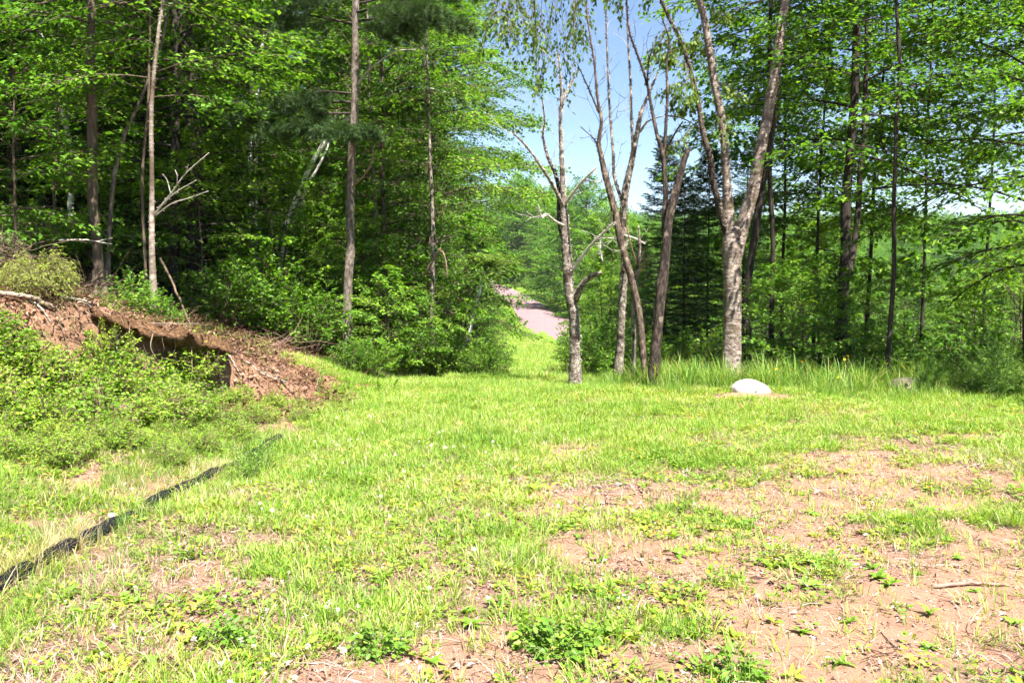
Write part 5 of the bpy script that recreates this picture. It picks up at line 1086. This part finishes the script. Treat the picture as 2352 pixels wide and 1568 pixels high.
def brush(name, label, c, n, R, Ht, mat, seed):
    g = np.random.default_rng(seed); A_ = g.normal(0, R*.3, (n, 3)); A_[:, 2] = g.uniform(0, Ht*.5, n); d = g.normal(0, 1, (n, 3)); d[:, 2] = np.abs(d[:, 2])*.5; d = nrm(d); l = g.uniform(.25, 1, (n, 1))*R*1.4
    B_ = A_+d*l*.5+g.normal(0, .03, (n, 3)); C_ = A_+d*l+g.normal(0, .06, (n, 3)); V, Q = thin_tubes(A_, B_, C_, .0045, .0016); a = Acc(); a.add(V, None, Q); o = link(name, a.mesh(name, M[mat]), None, tuple(c)); tag(o, label, 'brush', None, 'stuff')
brush('dead_brush', 'tangle of dead reddish twigs at the left edge above the fir bush', along(15, 0, 8.9)+np.array([0, 0, .2]), 80, .42, .45, 'browntwig', 180)
brush('dead_brush', 'loose dead twigs under the trees beside the mossy trunk', along(185, 0, 10.2)+np.array([0, 0, .0]), 60, .5, .3, 'browntwig', 181)
brush('dead_brush', 'dry grey twigs at the foot of dark slope near low bank end', along(640, 0, 12.4), 36, .55, .2, 'redtwig', 182)

# broad-leaved weeds growing singly in the sand
def weed_leaf(seed, wavy):
    g = np.random.default_rng(seed); s = np.linspace(0, 1, 7); w = np.sin(PI*(.08+.9*s)**.75)*.5*(.36+.06*g.random())*(1+wavy*np.array([0, .2, -.15, .2, -.15, .1, 0])); zc = .42*s-.55*s*s
    mid = np.stack([s, 0*s, zc], -1); Lf = np.stack([s, w, zc+.25*w], -1); Rt = np.stack([s, -w, zc+.25*w], -1); V = np.concatenate([mid, Lf, Rt]); k = np.arange(6)
    Q = np.concatenate([np.stack([k, k+1, 7+k+1, 7+k], -1), np.stack([k+1, k, 14+k, 14+k+1], -1)]); a = Acc(); a.add(V, None, Q, np.clip(.4+.25*s[np.arange(21) % 7]+g.normal(0, .03), 0, 1)); return a.mesh('weed_leaf', M['weed'], True)
WL = [weed_leaf(600+k, k % 2) for k in range(4)]
g = np.random.default_rng(190)
WEEDS = [(1863, 1294, 6, .075), (1947, 1307, 5, .06), (2017, 1335, 9, .075), (2003, 1310, 6, .07), (2040, 1345, 5, .07), (1861, 1180, 7, .08), (2008, 1184, 6, .07), (2135, 1180, 7, .08), (2103, 1327, 4, .055), (1812, 1356, 6, .06), (1951, 1434, 5, .06), (2133, 1417, 5, .065), (2131, 1491, 6, .065), (2242, 1368, 6, .05), (1930, 1532, 6, .07), (1844, 1462, 7, .06), (2328, 1434, 6, .07), (2275, 1212, 6, .07),
         (1481, 1118, 8, .07), (1637, 1122, 7, .065), (1592, 1196, 8, .075), (1379, 1294, 6, .07), (992, 1536, 6, .06), (762, 1483, 6, .065), (348, 1536, 7, .07), (312, 1385, 5, .065), (1690, 1330, 6, .07), (1330, 1240, 6, .06), (1560, 1275, 7, .08), (1545, 1240, 5, .07), (2060, 1230, 6, .06), (1905, 1225, 5, .05), (2200, 1290, 6, .055), (1760, 1260, 6, .06), (1080, 1440, 8, .08), (1060, 1415, 6, .07), (690, 1300, 6, .06), (430, 1290, 6, .06)]
WEEDS.sort()
for k, (px, py, n, ln) in enumerate(WEEDS):
    p = gnd(px, py); where = 'in the sand' if px > 1750 else ('in the bare patch right of centre' if px > 1300 else 'in the grass left of centre')
    o = thing('broadleaf_weed', '', 'weed', tuple(p), g.random()*6, 'broad-leaved weeds growing singly'); o['_px'] = px
    for q in range(n):
        c = bpy.data.objects.new('leaf', WL[g.integers(0, 4)]); COL.objects.link(c); c.parent = o; s_ = ln*g.uniform(.7, 1.2); c.scale = (s_, s_, s_); c.rotation_euler = (g.normal(0, .2), -g.uniform(0, .75), q*2.4+g.normal(0, .3))
rows = {}
for o in [o for o in COL.objects if o.name.startswith('broadleaf_weed')]:
    rows.setdefault('in the bare sand at right' if o['_px'] > 1750 else ('on the patchy ground right of centre' if o['_px'] > 1300 else 'in the grass left of the bare ground'), []).append(o); del o['_px']
for r_, os_ in rows.items():
    for k, o in enumerate(os_): o['label'] = '%s broad-leaved weed from the left %s' % (NTH[k], r_)
# compound-leaved sprouts at the bottom edge
proto('sprout', gen_shrub(52, .15, .15, 10, 6, 4, .042, .72, .3, .5, 0, .003), 'greenstem', 'weed')
for (px, py, sc, lab) in ((1276, 1512, 0.83, 'large-leaved bramble sprout at the bottom edge centre'), (1225, 1475, 0.65, 'smaller bramble sprout behind the large-leaved one'), (1335, 1478, 0.65, 'bramble sprout right of the large-leaved one at bottom'), (1690, 1560, 0.65, 'leafy sprout at the bottom edge left of the sand'), (870, 1500, .7, 'leafy sprout in the grass at bottom left of centre'), (520, 1480, .7, 'leafy sprout in the clover at lower left')):
    p = gnd(px, py); place('sprout', 'bramble_sprout', lab, 'sprout', p.x, p.y, None, sc)
# yellow hawkweed by the boulder
def flower_head():
    g = np.random.default_rng(9); A = Acc(); n = 26; t = np.arange(n)*2.4; D = np.stack([np.cos(t), np.sin(t), g.uniform(.1, .8, n)], -1); V, F = leaves(np.zeros((n, 3)), D, np.tile([[0, 0, 1.]], (n, 1)), .017, .007, 0, .05); A.add(V, F, None, np.repeat(g.random(n), 4)); return A.mesh('petals', M['flower'])
FH = flower_head(); FL = [(1783, 848), (1817, 850), (1842, 831), (1788, 861), (1870, 869), (1926, 867), (1940, 826), (1947, 818), (1941, 889), (2037, 835)]
for k, (px, py) in enumerate(sorted(FL)):
    Y = 11.4+.25*math.sin(k*2.1); h_ = at(px, py, Y); b_ = np.array([h_.x+.03*math.sin(k), Y, Hf(h_.x, Y)]); o = thing('yellow_flower', '%s from the left of the yellow flowers in the grass right of boulder' % NTH[k], 'flower', tuple(b_), 0, 'yellow flowers by the boulder')
    e = np.array(h_)-b_; V, T, Q = tube(catmull(np.array([[0, 0, 0], e*.5+np.array([.02, 0, .02]), e]), 6), [.003]*6, 4); a = Acc(); a.add(V, T, Q); link('stem', a.mesh('stem', M['greenstem']), o); q = link('flower_head', FH, o, tuple(e)); q.rotation_euler = (.6, 0, k); q.scale = (1.3,)*3
# tall leafy stalks at the low end of the bank
for (px, ty, Y, lab) in ((730, 848, 10.6, 'tall nodding weed stalk at the low end of the bank'), (866, 842, 11.2, 'tall straight weed stalk before the dark wood edge'), (905, 868, 11.3, 'shorter weed stalk right of the tall straight one')):
    b_ = along(px, 0, Y); top = np.array(at(px+8, ty, Y)); e = top-b_; o = thing('weed_stalk', lab, 'weed', tuple(b_)); V, T, Q = tube(catmull(np.array([[0, 0, 0], e*.5+np.array([-.02, 0, 0]), e*.9, e+np.array([.03, 0, -.01])]), 12), np.linspace(.006, .009, 12), 5); a = Acc(); a.add(V, T, Q); link('stem', a.mesh('stem', M['greenstem'], True), o)
    g = np.random.default_rng(int(px)); n = 34; s_ = g.random(n); P = e[None]*s_[:, None]; t = g.random(n)*6.28; D = np.stack([np.cos(t), np.sin(t), np.full(n, .5)], -1); V, F = leaves(P, D, np.tile([[0, 0, 1.]], (n, 1)), .09*(1-.75*s_), .022*(1-.5*s_), .1, .2); a = Acc(); a.add(V, F, None, .4); link('leaves', a.mesh('leaves', M['weed']), o)
# clover blossoms
def blossom():
    g = np.random.default_rng(12); n = 22; d = nrm(g.normal(0, 1, (n, 3))+np.array([0, 0, .3])); V, F = leaves(np.array([[0, 0, .06]])+d*.003, d, g.normal(0, 1, (n, 3)), .011, .005, .1, .1); A = Acc(); A.add(V, F, None, np.repeat(g.random(n), 4)); V, Q = thin_tubes(np.zeros((1, 3)), np.array([[0, 0, .03]]), np.array([[0, 0, .06]]), .0012, .001); A.add(V, None, Q, .2); return A.mesh('blossom', M['clover'])
x, y, g = region(2600, -12, 1.5, 2.9, 9.5, 191); keep = g.random(len(x)) < (.9*np.exp(-((x+1.2)/.7)**2-((y-3.4)/.5)**2)+.5*np.exp(-((x+.6)/1.0)**2-((y-7.3)/.7)**2)+.04); x, y = x[keep], y[keep]
put('clover_blossoms', coll('clover_head', [blossom()]), x, y, g, .7, 1.2, 1, 'tiny white clover blossoms in the grass', 'clover', .2)

# ------------------------------------------------------------------ labels of the many trees: by landmark and depth
MARKS = [(-200, 'the left picture edge'), (60, 'the left picture edge'), (150, 'the white birch clump'), (225, 'the mossy brown trunk'), (350, 'the slim pale birch'), (455, 'the broad dark pine'), (580, 'the kinked white birch'), (690, 'the arching white birch'), (800, 'the tall grey pine'), (880, 'the pale trunk beside the pine'), (993, 'the thin grey trunk'), (1085, 'the short leaning birch'), (1200, 'the path'), (1310, 'the grey dead tree'), (1430, 'the middle dead tree'), (1535, 'the snapped dead tree'), (1680, 'the peeling birch'), (1772, 'the slim dark trunk'), (1945, 'the twin dark trunks'), (2050, 'the very slim trunk'), (2180, 'the grey boulder'), (2340, 'the right picture edge'), (2700, 'the right picture edge')]
KINDW = {GL: 'wood tree', GR: 'open-wood tree', 'trees along the left path edge': 'tree overhanging the path', 'shaded saplings of the left wood': 'shaded sapling', 'young growth of the right wood': 'young growth', 'valley trees': 'leafy valley tree', 'valley spruces': 'valley spruce', 'far slope trees': 'far slope tree', 'trees beyond the road bend': 'tree beyond the road bend', 'brambles on the slope below the eroded bank': 'bramble bush on the slope'}
bins = {}
for o in list(COL.objects):
    gname = o.get('group')
    if o.parent is None and gname in KINDW:
        px = px_of(o.location.x, max(o.location.y, 1)); mk = min(MARKS, key=lambda m_: abs(m_[0]-px))[1]
        kw = KINDW[gname]
        if gname == GL: kw = {'birch_tree': 'white-stemmed birch', 'spruce_tree': 'dark spruce'}.get(o.name.split('.')[0], 'broadleaf wood tree')
        bins.setdefault((kw, mk), []).append(o)
for (kw, mk), os_ in bins.items():
    os_.sort(key=lambda o: o.location.y)
    for k, o in enumerate(os_):
        rank = '' if len(os_) == 1 else (', nearest of these' if k == 0 else (', farthest back' if k == len(os_)-1 else ', %s one back' % (NTH[k] if k < len(NTH) else 'number %d' % (k+1))))
        rel = 'in line with' if kw.startswith('bramble') else 'standing behind'
        if 'edge' in mk: rel = 'near'
        if mk == 'the path': rel = 'beside'
        o['label'] = '%s %s %s%s' % (kw, rel, mk, rank)
for o in COL.objects:
    if o.parent is not None and o.name.split('.')[0] in ('twigs', 'branches', 'peeling_bark', 'crown', 'foliage', 'stem', 'leaves', 'trunk') and o.type == 'MESH' and o.name.split('.')[0] not in ('trunk',): o['kind'] = 'stuff'

# ------------------------------------------------------------------ summer haze over the valley
V = np.array([(x, y, z) for z in (-14, 62) for y in (-45, 905) for x in (-605, 605)], float)
hm, hn, ho = mat_new('thin_haze'); pv = hn.nodes.new('ShaderNodeVolumePrincipled'); pv.inputs['Color'].default_value = (.86, .93, 1, 1); pv.inputs['Density'].default_value = .00022; pv.inputs['Anisotropy'].default_value = .2
hn.links.new(pv.outputs[0], ho.inputs['Volume'])
hz = link('haze', mk_mesh('haze', V, np.array([(0, 2, 3, 1), (4, 5, 7, 6), (0, 1, 5, 4), (2, 6, 7, 3), (0, 4, 6, 2), (1, 3, 7, 5)]), hm)); tag(hz, 'thin pale summer haze filling the valley', 'haze', None, 'stuff')
S.cycles.volume_bounces = 0
